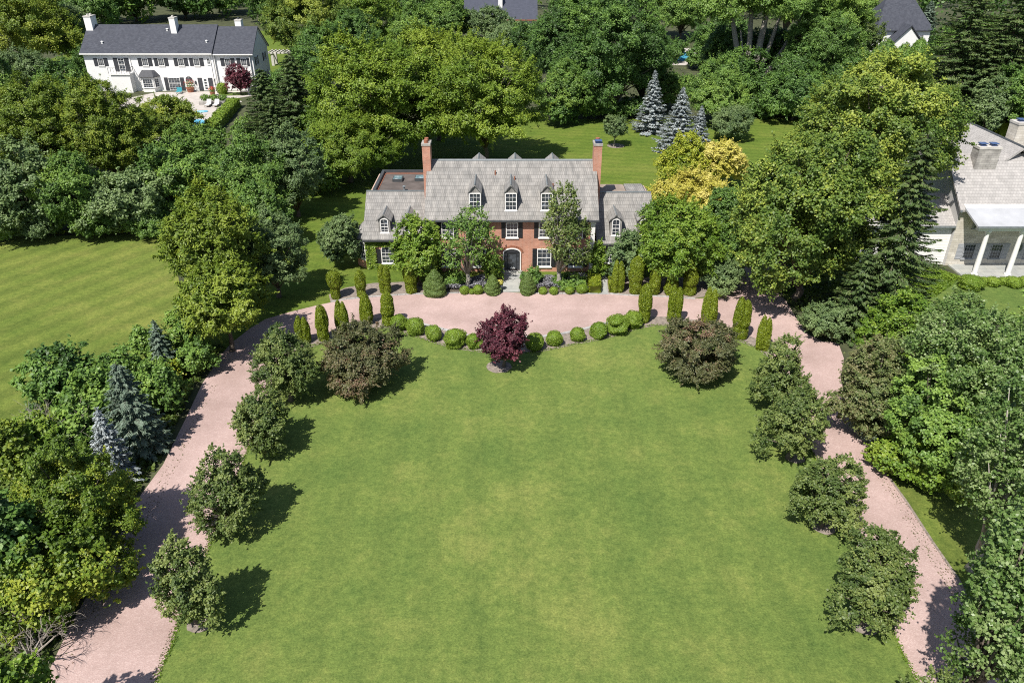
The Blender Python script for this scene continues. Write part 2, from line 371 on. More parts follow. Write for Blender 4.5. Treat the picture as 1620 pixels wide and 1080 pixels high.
def crown(rng, k, R, hz, zc, sc, taper=0.0, cover=None, limbs=True, trunk_r=None):
    """leaf positions for a crown: uneven big lobes, each covered with small leaf tufts, and the limbs that carry them"""
    K = KIND[k]; cov = (cover or K['cover'])*1.25; skirt = .65 if zc-hz < .09*(zc+hz) else .2
    nl_ = int(K.get('lobes', 19)); cand = unit(rng, 400); cand = cand[cand[:, 2] > -.55]
    D = [np.array([0, 0, 1.0])]
    while len(D) < nl_:                                   # well spread lobe directions
        c_ = cand[rng.integers(0, len(cand), 12)]; dd = np.max(c_@np.array(D).T, axis=1); D.append(c_[np.argmin(dd)])
    D = np.array(D); n = len(D); lr = rng.uniform(.26, .50, n); reach = rng.uniform(.94-K['lob']*2.2, 1.06, n)-lr
    wz = (1-taper*np.clip((D[:, 2]+.35)/1.35, 0, 1))*(1+skirt*np.clip(-D[:, 2], 0, 1))
    Lc = D*reach[:, None]; Lc[:, :2] *= wz[:, None]; lr = lr*(1-.45*taper*np.clip(D[:, 2], 0, 1))   # unit-sphere space
    Lc = np.concatenate([Lc, [[0, 0, -.05]]]); lr = np.append(lr, .52*(1-.3*taper)); n += 1
    p = 1.6; area = 4*math.pi*(((R*R)**p+2*(R*hz)**p)/3)**(1/p)*(1-.4*taper)
    leaf = max(K['leaf']*.9, 2.0/sc); la = leaf*leaf*K['asp']*.5
    nl = int(cov*area/la)
    if nl > 150000: leaf *= math.sqrt(nl/150000); nl = 150000
    rt = float(np.clip(R*K['rc']*.5, .20, .85))
    nt_ = int(np.clip(1.7*area/(math.pi*rt*rt), 60, 1800))
    li = rng.choice(n, nt_*2, p=lr**2/np.sum(lr**2)); u = unit(rng, nt_*2)
    tc = Lc[li]+u*(lr[li]*rng.uniform(.72, 1.02, nt_*2))[:, None]
    ins = np.min(np.linalg.norm(tc[:, None, :]-Lc[None], axis=2)/lr[None], axis=1)      # < 1 : buried in a neighbour lobe
    q = rng.normal(size=(3, 3))*4.2; hole = np.sum(np.cos(tc@q.T+rng.uniform(0, 6, 3)), axis=1)
    keep = ((ins > .78) & (hole > -1.15)) | (rng.random(nt_*2) < .14); tc, u, li = tc[keep][:nt_], u[keep][:nt_], li[keep][:nt_]; nt_ = len(tc)
    tdir = u*.6+tc*.7; tc = tc*np.array([R, R, hz]); tc[:, 2] += zc
    if K.get('pull'): tc[:, 2] = (zc+hz)*(np.clip(tc[:, 2], .05, None)/(zc+hz))**K['pull']
    tc[:, 2] = np.maximum(tc[:, 2], max(zc-hz, 0)+rt*.3)
    ctint = np.clip(rng.normal(.5, .12, nt_)+rng.normal(0, .17, n)[li], .03, .97); trr = rt*rng.uniform(.45, 1.5, nt_)
    ci = rng.choice(nt_, nl, p=trr**2/np.sum(trr**2))
    v = unit(rng, nl)+tdir[ci]*.8+np.array([0, 0, .45]); v /= np.linalg.norm(v, axis=1, keepdims=True)
    P = tc[ci]+v*(trr[ci]*rng.uniform(.5, 1.05, nl))[:, None]*np.array([1.1, 1.1, K['flat']])+rng.normal(size=(nl, 3))*rt*.3
    sh_ = rng.random(nl) < K.get('shoot', .2)           # leaves on shoots that stick out of the tufts
    sd = unit(rng, nt_)*.55+tdir+np.array([0, 0, .35]); sd /= np.linalg.norm(sd, axis=1, keepdims=True); sl = rng.uniform(.6, 3.4, nt_)*rt
    P[sh_] = (tc[ci]+sd[ci]*(sl[ci]*rng.uniform(.25, 1, nl))[:, None]+rng.normal(size=(nl, 3))*rt*.13)[sh_]
    P[:, 2] = np.maximum(P[:, 2], .08)
    Nn = v*.55+tdir[ci]*.25+np.array([-.12, -.22, K['up']+.1])+rng.normal(size=(nl, 3))*.5
    tint = np.clip(ctint[ci]+rng.normal(0, .07, nl), 0, 1)
    me = leaf_mesh(k+'_crown', P, Nn, leaf*rng.uniform(.7, 1.3, nl), leaf*K['asp']*rng.uniform(.75, 1.25, nl), rng, tint)
    tr = MB()
    if limbs:
        tr_r = trunk_r or .024*(zc+hz)
        fork = max(.4, (zc-hz)*.9+.15*hz)
        tr.tube([(0, 0, -.15), (0, 0, .25), (.03*R, -.02*R, fork*.6), (0, .02*R, fork), (.02*R, 0, zc+.3*hz)], [tr_r*1.5, tr_r, tr_r*.85, tr_r*.75, tr_r*.22], 7)
        for i in rng.permutation(nt_)[:26]:
            e = tc[i]; z0 = fork*rng.uniform(.75, 1.0); m = np.array([e[0]*.45, e[1]*.45, z0+(e[2]-z0)*.62])
            tr.tube([(0, 0, z0), tuple(m), tuple(e)], [tr_r*.4, tr_r*.22, tr_r*.05], 5)
    return me, tr

def tree_dims(cx, yt, wpx, by, cb, bx=None):
    Y = G(810, by)[1]; h = 4.0
    lo, hi = .2, 45.0
    for _ in range(40):
        h = (lo+hi)/2; zc = h*(1+cb)/2; hz = h*(1-cb)/2
        sc = scale_at(Y, zc); R = wpx/2/sc
        ys = min(pix_y(Y+R*math.cos(a), zc+hz*math.sin(a)) for a in np.linspace(0, math.pi, 25))
        if ys > yt: lo = h
        else: hi = h
    X = (cx-810)/sc
    return X, Y, h, R, zc, hz, sc
TREES = []
def tree(name, k, cx, yt, wpx, by, label, cat='tree', taper=0, seed=None, cb=None, cover=None, mat=None, bark='bark', group=None, trunk_r=None, limbs=True):
    rng = np.random.default_rng(seed if seed is not None else abs(int(cx*7+yt*13+wpx*3)) % 99991)
    cbv = KIND[k]['cb'] if cb is None else cb
    X, Y, h, R, zc, hz, sc = tree_dims(cx, yt, wpx, by, cbv)
    me, tr = crown(rng, k, R, hz, zc, sc, taper, cover, limbs, trunk_r)
    TREES.append((name, round(X, 1), round(Y, 1), round(h, 1), round(R, 1), len(me.polygons)))
    if not limbs:
        return tag(link(name, me, FM[mat or KIND[k]['mat']], loc=(X, Y, 0)), label, cat, group)
    o = empty(name, (X, Y, 0), label, cat, group)
    link('crown', me, FM[mat or KIND[k]['mat']], o)
    tr.smooth = True
    link('trunk', tr.mesh('trunk'), M[bark], o)
    return o

def conifer(name, cx, yt, wpx, by, label, mat='spruce', dens=1.0, cat='conifer', group=None, droop=.28, power=.85, base=.03, seed=None):
    rng = np.random.default_rng(seed if seed is not None else abs(int(cx*5+yt*11+wpx)) % 99991)
    Y = G(810, by)[1]; lo, hi = .3, 45
    for _ in range(40):
        h = (lo+hi)/2
        if pix_y(Y, h) > yt: lo = h
        else: hi = h
    sc = scale_at(Y, h*.3); R = wpx/2/sc; X = (cx-810)/sc
    P, T, Nn, ti = [], [], [], []
    br = MB(); br.tube([(0, 0, -.1), (0, 0, h*.5), (0, 0, h)], [.02*h+.03, .012*h+.02, .01], 6)
    step = max(.28, h/34); z = h*base+.1
    leafL = max(.30, 4.0/sc)
    while z < h*.985:
        t = z/h; nb = int(7+4*(1-t)+rng.integers(0, 2)); a0 = rng.uniform(0, 6.28)
        for b in range(nb):
            a = a0+2*math.pi*b/nb+rng.normal(0, .12); l = R*((1-t)**power)*rng.uniform(.58, 1.15)+.06
            dirv = np.array([math.cos(a), math.sin(a), 0]); zz = z+rng.normal(0, step*.3); ct = np.clip(rng.normal(.5, .16), 0, 1)
            ns = max(5, int(l*dens*26*(.3/leafL)**1.3+4)); s = rng.uniform(.12, 1.0, ns)**.75
            dz = -droop*l*s+.16*l*s**3
            side = rng.choice([-1, 1], ns)*np.radians(rng.uniform(8, 62, ns))*(1.15-.5*s)
            ca, sa = np.cos(a+side), np.sin(a+side)
            tv = np.stack([ca, sa, -.22+.2*rng.normal(size=ns)], 1)
            wv = rng.uniform(0, .34, ns)*l*(1.05-s)*np.sign(side)
            p = dirv*(l*s)[:, None]+np.stack([-math.sin(a)*wv, math.cos(a)*wv, zz+dz-.25*np.abs(wv)], 1)
            P.append(p); T.append(tv); Nn.append(np.array([0, 0, 1.0])+dirv*.35+rng.normal(size=(ns, 3))*.35); ti.append(np.clip(ct+rng.normal(0, .1, ns), 0, 1))
            if l > .5: br.tube([(0, 0, zz), (dirv[0]*l*.5, dirv[1]*l*.5, zz-droop*l*.5+.02*l), (dirv[0]*l*.93, dirv[1]*l*.93, zz-droop*l*.93+.13*l)], [.01+.008*l, .008+.005*l, .005], 4)
        z += step*(1.0-.45*t)
    P, T, Nn, ti = map(np.concatenate, (P, T, Nn, ti)); n = len(P)
    me = leaf_mesh(name+'_crown', P, Nn, leafL*rng.uniform(.7, 1.3, n), leafL*.34*rng.uniform(.7, 1.3, n), rng, ti, T=T, droop=.08)
    TREES.append((name, round(X, 1), round(Y, 1), round(h, 1), round(R, 1), n))
    o = empty(name, (X, Y, 0), label, cat, group); link('crown', me, FM[mat], o)
    link('trunk', br.mesh('trunk'), M['bark'], o); return o

def clipped_mesh(rng, prof, h, R, leaf, dens, seg=20, lump=.05, twin=False, ring=0.0):
    """clipped evergreen: closed lumpy body of revolution with a pelt of small upright sprays; prof = [(r, z)] in units of R and h"""
    q = rng.normal(size=(4, 3))*2.6; ph = rng.uniform(0, 6.28, 4)
    zz = np.array([p[1] for p in prof]); rr = np.array([p[0] for p in prof])
    def surf(a, t):
        r = np.interp(t, zz, rr)
        x = np.stack([np.cos(a), np.sin(a), t*2.2], -1)
        r = r*(1+lump*np.sum(np.cos(x@q.T*1.3+ph), -1))
        if ring: r = r*(1+ring*np.sin(t*34+1.5*np.sin(a*2+ph[0])))
        if twin: r = r*np.where(t > .62, 1-.5*np.clip((t-.62)/.38, 0, 1)*np.abs(np.cos(a))**.3*0, 1)
        X, Yv = R*r*np.cos(a), R*r*np.sin(a)
        return np.stack([X, Yv, h*t], -1)
    nz = 22; T_ = np.linspace(zz[0], zz[-1], nz); A_ = np.linspace(0, 2*np.pi, seg, endpoint=False)
    aa, tt = np.meshgrid(A_, T_); body = surf(aa.ravel(), tt.ravel()); body[:, :2] *= .9; body[:, 2] *= .97
    quads = [(k*seg+i, k*seg+(i+1) % seg, (k+1)*seg+(i+1) % seg, (k+1)*seg+i) for k in range(nz-1) for i in range(seg)]
    n = int(dens); 
    tc = np.linspace(zz[0], zz[-1], 200); wt = np.interp(tc, zz, rr)+.04; t = rng.choice(tc, n, p=wt/wt.sum())+rng.uniform(-.003, .003, n); t = np.clip(t, zz[0], zz[-1])
    a = rng.uniform(0, 2*np.pi, n); P = surf(a, t); e = .012
    Nn = np.cross(surf(a+e, t)-P, surf(a, np.minimum(t+e, 1.0))-surf(a, t-e)); Nn /= np.maximum(np.linalg.norm(Nn, axis=1, keepdims=True), 1e-9)
    Tv = np.stack([rng.normal(0, .35, n), rng.normal(0, .35, n), np.ones(n)], 1)+Nn*.55
    ti = np.clip(rng.normal(.5, .16, n), 0, 1)
    Nr = Nn+rng.normal(size=(n, 3))*.6
    return P+Nn*rng.uniform(-.3, .4, n)[:, None]*leaf, Nr, Tv, ti, (body, quads)
def clipped(name, mat, cx, yt, by, wpx, prof, label, cat, group, leaf=.13, dens=3200, lump=.04, twin=False, ring=0, asp=.45, seed=None, bx=None):
    rng = np.random.default_rng(seed if seed is not None else int(cx*3+by*17) % 9973)
    Y = G(810, by)[1]; lo, hi = .1, 12
    sc = scale_at(Y, .6); R = wpx/2/sc
    Yc = Y+R*.55
    for _ in range(30):
        h = (lo+hi)/2
        if pix_y(Yc, h) > yt: lo = h
        else: hi = h
    X = (cx-810)/scale_at(Yc, h*.5)
    dens = int(np.clip(dens*(R*h)/1.3, 700, 7000))
    if twin:
        parts = []; off = R*.37
        for s_, hk in ((-1, 1.0), (1, .95)):
            P, Nr, Tv, ti, (b, q) = clipped_mesh(rng, prof, h*hk, R*.66, leaf, dens*.7, lump=lump)
            sh = np.array([s_*off, rng.uniform(-.1, .1), 0]); parts.append((P+sh, Nr, Tv, ti, b+sh, np.array(q)))
        P, Nr, Tv, ti = (np.concatenate([p[i] for p in parts]) for i in range(4))
        b = np.concatenate([parts[0][4], parts[1][4]]); q = np.concatenate([parts[0][5], parts[1][5]+len(parts[0][4])])
    else:
        P, Nr, Tv, ti, (b, q) = clipped_mesh(rng, prof, h, R, leaf, dens, lump=lump, ring=ring)
    n = len(P)
    me = leaf_mesh(name, P, Nr, leaf*rng.uniform(.7, 1.3, n), leaf*asp*rng.uniform(.7, 1.3, n), rng, ti, T=Tv, extra=(b, q), droop=.05)
    return tag(link(name, me, FM[mat], loc=(X, Yc, 0)), label, cat, group)

CONE = [(.0, -.02), (.62, .0), (.86, .1), (1.0, .3), (.95, .5), (.8, .68), (.52, .84), (.24, .95), (.03, 1.0)]
COLUMN = [(.0, -.02), (.66, .0), (.85, .06), (.86, .25), (.78, .33), (.98, .4), (1.0, .6), (.9, .76), (.62, .9), (.3, .97), (.03, 1.0)]
TOPH = [(.0, -.02), (.55, .0), (.66, .06), (.64, .3), (.6, .42), (.95, .52), (1.0, .72), (.92, .88), (.6, .97), (.05, 1.0)]
BALL = [(.0, -.02), (.62, .0), (.9, .2), (1.0, .45), (.93, .68), (.72, .86), (.4, .96), (.03, 1.0)]
EGG = [(.0, -.02), (.8, .0), (.97, .1), (1.0, .25), (.86, .48), (.64, .68), (.4, .85), (.18, .96), (.02, 1.0)]

# ================================================================== GROUND
def P(*pts): return [G(x, y) for x, y in pts]
sheet('ground', [(-1500, -60), (1500, -60), (1500, 2500), (-1500, 2500)], 0, 'soil')
sheet('back_lawn', smooth_poly([(-33, 55), (-24, 52), (0, 60), (22, 62), (34, 66), (36, 84), (44, 110), (46, 126), (28, 130), (4, 129), (-22, 116), (-36, 100), (-31, 80), (-28, 68)]), .003, 'lawn_back')
sheet('far_lawn', [(32, 94), (60, 98), (66, 134), (38, 136)], .006, 'lawn_back')
sheet('house_lawn', [(-110, 168), (-40, 168), (-30, 240), (-110, 240)], .007, 'lawn_back')
sheet('side_lawn', P((-700, 366), (-60, 372), (100, 373), (180, 371), (262, 368), (275, 400), (288, 470), (292, 500), (280, 530), (240, 572), (170, 632), (90, 690), (30, 770), (-80, 800), (-420, 820)), .005, 'lawn_side')
sheet('porch_lawn', P((1410, 430), (1455, 420), (1510, 436), (1640, 442), (2600, 445), (2600, 540), (1480, 500), (1400, 478)), .005, 'lawn_front')
sheet('verge', P((1335, 600), (1480, 530), (2600, 550), (2900, 800), (2900, 1400), (1560, 1300), (1520, 1000), (1420, 800), (1360, 680)), .005, 'lawn_side')
front_edge = [(478, 552), (520, 540), (560, 528), (610, 517), (645, 528), (690, 543), (720, 551), (757, 556), (800, 559), (846, 557), (880, 551), (915, 543), (950, 537), (982, 529), (1010, 519), (1040, 514), (1080, 516), (1125, 525), (1165, 537), (1200, 552), (1226, 578)]
lawn_px = front_edge+[(1255, 648), (1290, 725), (1343, 844), (1354, 866), (1402, 973), (1437, 1050), (1500, 1190), (1600, 1400), (90, 1400), (190, 1190), (248, 1080), (275, 1010), (302, 945), (345, 830), (391, 715), (420, 640), (448, 575)]
sheet('front_lawn', P(*lawn_px), .012, 'lawn_front')
drive_px = [(-60, 1320), (40, 1150), (79, 1058), (110, 992), (150, 920), (181, 863), (220, 787), (258, 735), (290, 670), (320, 607), (350, 561), (367, 542), (395, 520), (420, 505), (457, 494), (504, 482.5), (544, 474.5), (588, 469.5), (642, 466), (690, 464.8), (793, 461.5), (840, 464.8), (964, 464.6), (995, 467), (1055, 469), (1099, 472.5), (1138, 471), (1160, 463), (1163, 444), (1175, 425), (1190, 400), (1215, 380), (1250, 380), (1240, 410), (1232, 440), (1240, 470), (1255, 496), (1278.5, 529), (1300, 540), (1326, 542), (1335, 567), (1330, 600), (1340, 635), (1352.6, 662), (1373, 698), (1396, 741), (1434, 793.5), (1475, 856.5), (1516, 916), (1547, 976), (1569, 1023), (1591, 1070), (1660, 1220), (1720, 1360)]
inner_px = [(1560, 1330), (1500, 1190), (1437, 1050), (1402, 973), (1354, 864), (1343, 844), (1290, 725), (1255, 648), (1228, 580), (1214, 552), (1203, 540), (1187, 533), (1151, 522.6), (1100, 508), (1055, 503), (1032, 503), (988, 505), (959, 512), (925, 521), (889, 529), (858, 533), (790, 535.5), (736, 530.6), (702, 522), (670, 514), (640, 505), (612, 503), (575, 513), (530, 529), (490, 545), (462, 558), (448, 575), (420, 640), (391, 715), (345, 830), (302, 945), (275, 1010), (248, 1080), (190, 1190), (130, 1320)]
sheet('driveway', P(*(drive_px+inner_px)), .018, 'gravel')
def strip(name, a, b, z, mat): return sheet(name, P(*(a+b[::-1])), z, mat)
strip('arc_bed', [(478, 541), (530, 524), (575, 509), (612, 500), (640, 503), (670, 513), (702, 521.5), (736, 530), (790, 535), (858, 532.5), (889, 528.5), (925, 520.5), (959, 511.5), (988, 504.5), (1032, 501), (1055, 501), (1100, 506), (1151, 521), (1187, 532), (1203, 539), (1225, 570)],
      [(478, 553), (520, 541), (560, 529), (612, 518), (645, 529), (690, 544), (720, 552), (757, 557), (800, 560), (846, 558), (880, 552), (915, 544), (950, 538), (982, 530), (1010, 520), (1040, 515), (1080, 517), (1125, 526), (1165, 538), (1200, 553), (1226, 579)], .024, 'mulch')
strip('topiary_bed', [(520, 466), (548, 455), (590, 448), (640, 446), (672, 448), (690, 452)], [(523, 478), (548, 473), (590, 469), (642, 465.5), (672, 464.8), (690, 464.5)], .024, 'mulch')
strip('house_bed', [(690, 440), (795, 440)], [(690, 464.8), (793, 461.3)], .026, 'bed')
strip('corner_bed', [(823, 440), (928, 440)], [(823, 463.5), (928, 464.6)], .026, 'bed')
strip('shade_bed', [(958, 440), (1000, 438), (1110, 440), (1160, 445)], [(962, 464.5), (1000, 467), (1100, 472), (1160, 462)], .022, 'mulch')
def ring(px, py, r):
    x, y = G(px, py); rng = random.Random(px)
    return sheet('mulch_ring', [(x+r*(1+rng.uniform(-.06, .06))*math.cos(a*math.pi/12), y+r*(1+rng.uniform(-.06, .06))*math.sin(a*math.pi/12)) for a in range(24)], .03, 'mulch')
for a in ((317, 984, .66), (1366, 984, .8), (1303, 832, .7), (790, 580, .95), (1258, 724, .6)): ring(*a)
# stone edging on the court side of the arc bed: individual stones laid end to end would be one kerb
def kerb(name, pts, wd, hgt, mat):
    pts = [Vector((*G(*p), 0)) for p in pts]; mb = MB(); rng = random.Random(3)
    for a, b in zip(pts, pts[1:]):
        n = max(1, int((b-a).length/.7)); d = (b-a)/n; q = Vector((-d.y, d.x, 0)).normalized()*wd/2
        for i in range(n):
            s = a+d*(i+.02); e = a+d*(i+.97); hh = hgt*rng.uniform(.85, 1.1)
            mb.loft([[tuple(s-q), tuple(s+q), tuple(s+q+Vector((0, 0, hh))), tuple(s-q+Vector((0, 0, hh)))], [tuple(e-q), tuple(e+q), tuple(e+q+Vector((0, 0, hh))), tuple(e-q+Vector((0, 0, hh)))]])
    return tag(mb.build(name, M[mat]), kind='structure')
kerb('stone_edging', [(640, 504), (670, 513.5), (702, 521.8), (736, 530.4), (790, 535.3), (858, 532.8), (889, 528.8), (925, 520.8), (959, 511.8), (988, 504.8), (1010, 502.5)], .28, .1, 'edging')
kerb('stone_kerb', [(523, 478), (548, 473.5), (590, 469.5), (642, 466), (672, 465), (792, 461.8)], .2, .07, 'edging')
kerb('gravel_kerb', [(824, 464), (930, 465), (964, 465), (995, 467.4), (1055, 469.5), (1100, 473)], .2, .07, 'edging')
kerb('drive_edging', [(1352.6, 662), (1373, 698), (1396, 741), (1434, 793.5), (1475, 856.5), (1516, 916), (1547, 976), (1569, 1023), (1591, 1070)], .14, .04, 'mulch')
px0, px1 = G(795.5, 462)[0], G(823.5, 462)[0]
sheet('front_walk', [(px0, G(0, 462.3)[1]), (px1, G(0, 462.3)[1]), (px1, 67.2), (px0, 67.2)], .034, 'flag')
sheet('side_walk', P((948, 466), (962, 466), (960, 440), (955, 428), (947, 428), (949, 440)), .034, 'flag')
# terrace and pool by the white house
sheet('terrace', P((150, 205), (180, 160), (250, 146), (395, 144), (398, 152), (372, 156), (383, 161), (372, 167), (352, 192), (335, 213), (250, 226), (170, 228)), .012, 'deck')
sheet('terrace_lawn', P((345, 147), (392, 146), (392, 151), (352, 152)), .02, 'lawn_front')
sheet('bank_lawn', P((352, 166), (362, 158), (380, 158), (376, 168)), .02, 'lawn_front')
sheet('pool', P((186, 186), (322, 189), (335, 197), (330, 203), (190, 212)), .02, 'water')
kerb('pool_coping', [(186, 186), (322, 189), (335, 197), (330, 203), (190, 212), (186, 186)], .5, .09, 'concrete')
# pool beyond the wood behind the spruces
sheet('pool_terrace', P((1050, 76), (1102, 77), (1106, 104), (1050, 103)), .008, 'deck')
sheet('pool', P((1056, 82), (1098, 83), (1100, 97), (1056, 96)), .014, 'water')

# ================================================================== BUILDINGS
def window(root, tf, a, w_, z0, z1, cols=3, rows=4, frame='white', shutters=None, shut_w=.42, sill=True, name='window', fw=.08, arch=0):
    fb = MB(tf); l, r = a-w_/2, a+w_/2; top = z1+arch
    for x0, x1 in ((l, l+fw), (r-fw, r)): fb.box(x0, x1, -.05, .07, z0, z1)
    fb.box(l+fw, r-fw, -.05, .07, z0, z0+fw)
    if arch:
        n = 10; o = [(a+(w_/2)*math.cos(math.pi*i/n), z1+arch*math.sin(math.pi*i/n)) for i in range(n+1)]
        inn = [(a+(w_/2-fw)*math.cos(math.pi*i/n), z1+(arch-fw)*math.sin(math.pi*i/n)) for i in range(n+1)]
        for i in range(n): fb.prism([o[i], o[i+1], inn[i+1], inn[i]], -.05, .07, 'y')
    else: fb.box(l+fw, r-fw, -.05, .07, z1-fw, z1)
    fb.box(l+fw, r-fw, -.04, .05, (z0+z1)/2-.03, (z0+z1)/2+.03)
    for i in range(1, cols): x = l+fw+(w_-2*fw)*i/cols; fb.box(x-.012, x+.012, -.04, .042, z0+fw, (top-fw if abs(x-a) < .01 else z1-fw*.5))
    for j in range(1, rows):
        if j*2 == rows: continue
        z = z0+(z1-z0)*j/rows; fb.box(l+fw, r-fw, -.04, .038, z-.012, z+.012)
    f = fb.build(name, M[frame], root)
    pb = MB(tf)
    if arch: pb.prism([(l+fw*.5, z0+fw*.5), (r-fw*.5, z0+fw*.5)]+[(a+(w_/2-fw*.5)*math.cos(math.pi*i/10), z1+(arch-fw*.5)*math.sin(math.pi*i/10)) for i in range(11)], -.03, .015, 'y')
    else: pb.box(l+fw*.5, r-fw*.5, -.03, .015, z0+fw*.5, z1-fw*.5)
    pb.build('pane', M['glass'], f)
    if sill: MB(tf).box(l-.06, r+.06, -.05, .13, z0-.09, z0-.002).build('sill', M[frame], f)
    if shutters:
        for s in (-1, 1):
            x0 = l-.03-shut_w if s < 0 else r+.03
            sb = MB(tf).box(x0, x0+shut_w, -.02, .05, z0-.02, z1+.02)
            nsl = int((z1-z0)/.14)
            for i in range(nsl): sb.box(x0+.05, x0+shut_w-.05, .05, .066, z0+.04+i*.14, z0+.1+i*.14)
            sb.build('shutter', M[shutters], root)
    return f
def chimney(root, x0, x1, y0, y1, z0, z1, mat, cap='chimcap', flues=2, blue=0, flue='clay'):
    ch = MB().box(x0, x1, y0, y1, z0, z1-.22).build('chimney', M[mat], root)
    MB().box(x0-.05, x1+.05, y0-.05, y1+.05, z1-.22, z1).build('chimney_cap', M[cap], ch)
    for i in range(flues):
        y = y0+(y1-y0)*(i+.5)/flues if (y1-y0) >= (x1-x0) else (y0+y1)/2; x = (x0+x1)/2 if (y1-y0) >= (x1-x0) else x0+(x1-x0)*(i+.5)/flues
        if blue > i:
            b = MB().box(x-.24, x+.24, y-.24, y+.24, z1, z1+.12); b.box(x-.34, x+.34, y-.34, y+.34, z1+.2, z1+.26)
            for sx in (-.2, .2):
                for sy in (-.2, .2): b.box(x+sx-.02, x+sx+.02, y+sy-.02, y+sy+.02, z1+.12, z1+.2)
            b.build('flue_cap', M['bluecap'], ch)
        else: MB().lathe(x, y, [(.2, z1), (.2, z1+.3), (.17, z1+.32), (.02, z1+.3)], 10).build('flue', M[flue], ch)
    return ch
def gable_roof(root, x0, x1, ye, ze, yr, zr, yb, zb, mat, th=.16, name='roof'):
    return MB().prism([(ye, ze-th), (ye, ze), (yr, zr), (yb, zb), (yb, zb-th), (yr, zr-th*1.2)], x0, x1, 'x').build(name, M[mat], root)
def dormer(root, x, yf, z0, z1, apex, w_, yb, wallmat='grey_siding', wz0=None, ww=.9, roof='shingle_x', back=False, arch=0, rows=4, cols=3):
    d = MB().prism([(x-w_/2, z0), (x+w_/2, z0), (x+w_/2, z1), (x, apex-.16), (x-w_/2, z1)], min(yf, yb-.3), max(yf, yb-.3), 'y').build('dormer', M[wallmat], root)
    o = .06 if w_ > 1.15 else .17; sl = (apex-z1)/(w_/2); e = z1-o*sl*.6
    y_a, y_b = (yf-.14, yb) if not back else (yb, yf+.14)
    MB().prism([(x-w_/2-o, e), (x, apex-.13), (x+w_/2+o, e), (x+w_/2+o, e+.11), (x, apex), (x-w_/2-o, e+.11)], y_a, y_b, 'y').build('dormer_roof', M[roof], d)
    MB().prism([(x-.07, apex-.03), (x, apex+.035), (x+.07, apex-.03)], y_a-.01, y_b, 'y').build('ridge_flashing', M['lead'], d)
    if not back:
        # dark raking trim along the little gable
        for s in (-1, 1): MB().prism([(x, apex-.2), (x, apex-.13), (x+s*(w_/2+o), e), (x+s*(w_/2+o), e-.06)], yf-.1, yf-.01, 'y').build('gable_trim', M['lead'], d)
        window(d, front(yf), x, ww, wz0 if wz0 else z0+.12, z1-.05-arch*.2, cols=cols, rows=rows, arch=arch, sill=True)
    return d

# ---------------- the red brick house
hs = empty('brick_house', (0, 72, 0), 'red brick house with grey shingle roof, three front dormers and two brick chimneys', 'house')
MB().prism([(67.7, 0), (67.7, 5.5), (72.4, 9.35), (77.1, 5.5), (77.1, 0)], -7.95, 7.85, 'x').build('wall', M['brick'], hs)
rf = gable_roof(hs, -8.2, 8.15, 67.3, 5.46, 72.4, 9.70, 77.5, 5.46, 'shingle')
MB().prism([(72.26, 9.63), (72.4, 9.76), (72.54, 9.63)], -8.22, 8.17, 'x').build('ridge_flashing', M['lead'], rf)
for x, y in ((-1.6, 71.1), (.25, 70.6), (3.9, 70.0)):
    zz = 5.46+(y-67.3)*.8314
    MB().lathe(x, y, [(.06, zz-.1), (.06, zz+.38), (.08, zz+.4), (.02, zz+.42)], 8).build('vent_pipe', M['clay'], rf)
MB().box(-8.22, 8.17, 67.16, 67.296, 5.28, 5.42).build('gutter', M['gutter'], hs)
MB().box(-7.93, 7.83, 67.42, 67.695, 5.22, 5.44).build('cornice', M['gutter'], hs)
for x in (7.66, -7.72):
    pb = MB(front(67.7)).box(x-.2, x+.2, 0, .16, .1, 5.2); pb.box(x-.26, x+.26, 0, .2, .02, .3); pb.box(x-.26, x+.26, 0, .22, 5.0, 5.2); pb.build('pilaster', M['white'], hs)
for x in (-6.1, -3.2, 0, 3.1, 6.15):
    window(hs, front(67.7), x, 1.15, 3.55, 5.05, 3, 4, shutters='black', shut_w=.4)
    if x: window(hs, front(67.7), x, 1.36, .55, 2.4, 3, 4, shutters='black', shut_w=.42)
# round-headed doorway
db = MB(front(67.7)); n = 14; R0, R1, zs = .86, .76, 2.02
o = [(R0*math.cos(math.pi*i/n), zs+.46*math.sin(math.pi*i/n)) for i in range(n+1)]; q = [(R1*math.cos(math.pi*i/n), zs+.37*math.sin(math.pi*i/n)) for i in range(n+1)]
for i in range(n): db.prism([o[i], o[i+1], q[i+1], q[i]], -.05, .12, 'y')
for s in (-1, 1): db.box(min(s*R1, s*R0), max(s*R1, s*R0), -.05, .12, .2, zs)
door = db.build('door', M['white'], hs)
MB(front(67.7)).prism([(-.76, .2), (.76, .2)]+q, -.04, .02, 'y').build('door_leaf', M['charcoal'], door)
fl = MB(front(67.7))
for x in (-.74, -.5, .42, .66): fl.box(x, x+.08, .02, .05, .24, 2.0)
fl.box(-.74, .74, .02, .05, 2.0, 2.1); fl.box(-.42, .42, .02, .05, .24, .34); fl.box(-.42, .42, .02, .05, 1.86, 1.96)
fl.build('door_frame', M['black'], door)
MB(front(67.7)).box(-.4, .4, .02, .032, .36, 1.84).build('pane', M['glass'], door)
pn = MB(front(67.7))
for x in (-.64, .52): 
    for j in range(5): pn.box(x, x+.12, .02, .035, .42+j*.31, .66+j*.31)
pn.build('sidelight', M['glass'], door)
MB(front(67.7)).prism([(-.3, .26), (.34, .26), (.3, .36), (.12, .56), (.04, .48), (-.05, .62), (-.14, .46)], .034, .045, 'y').build('white_patch', M['white'], door)  # irregular white patch low on the door
MB().box(-1.0, 1.0, 66.6, 67.69, 0, .16).build('doorstep', M['flag'], hs)
st = MB()
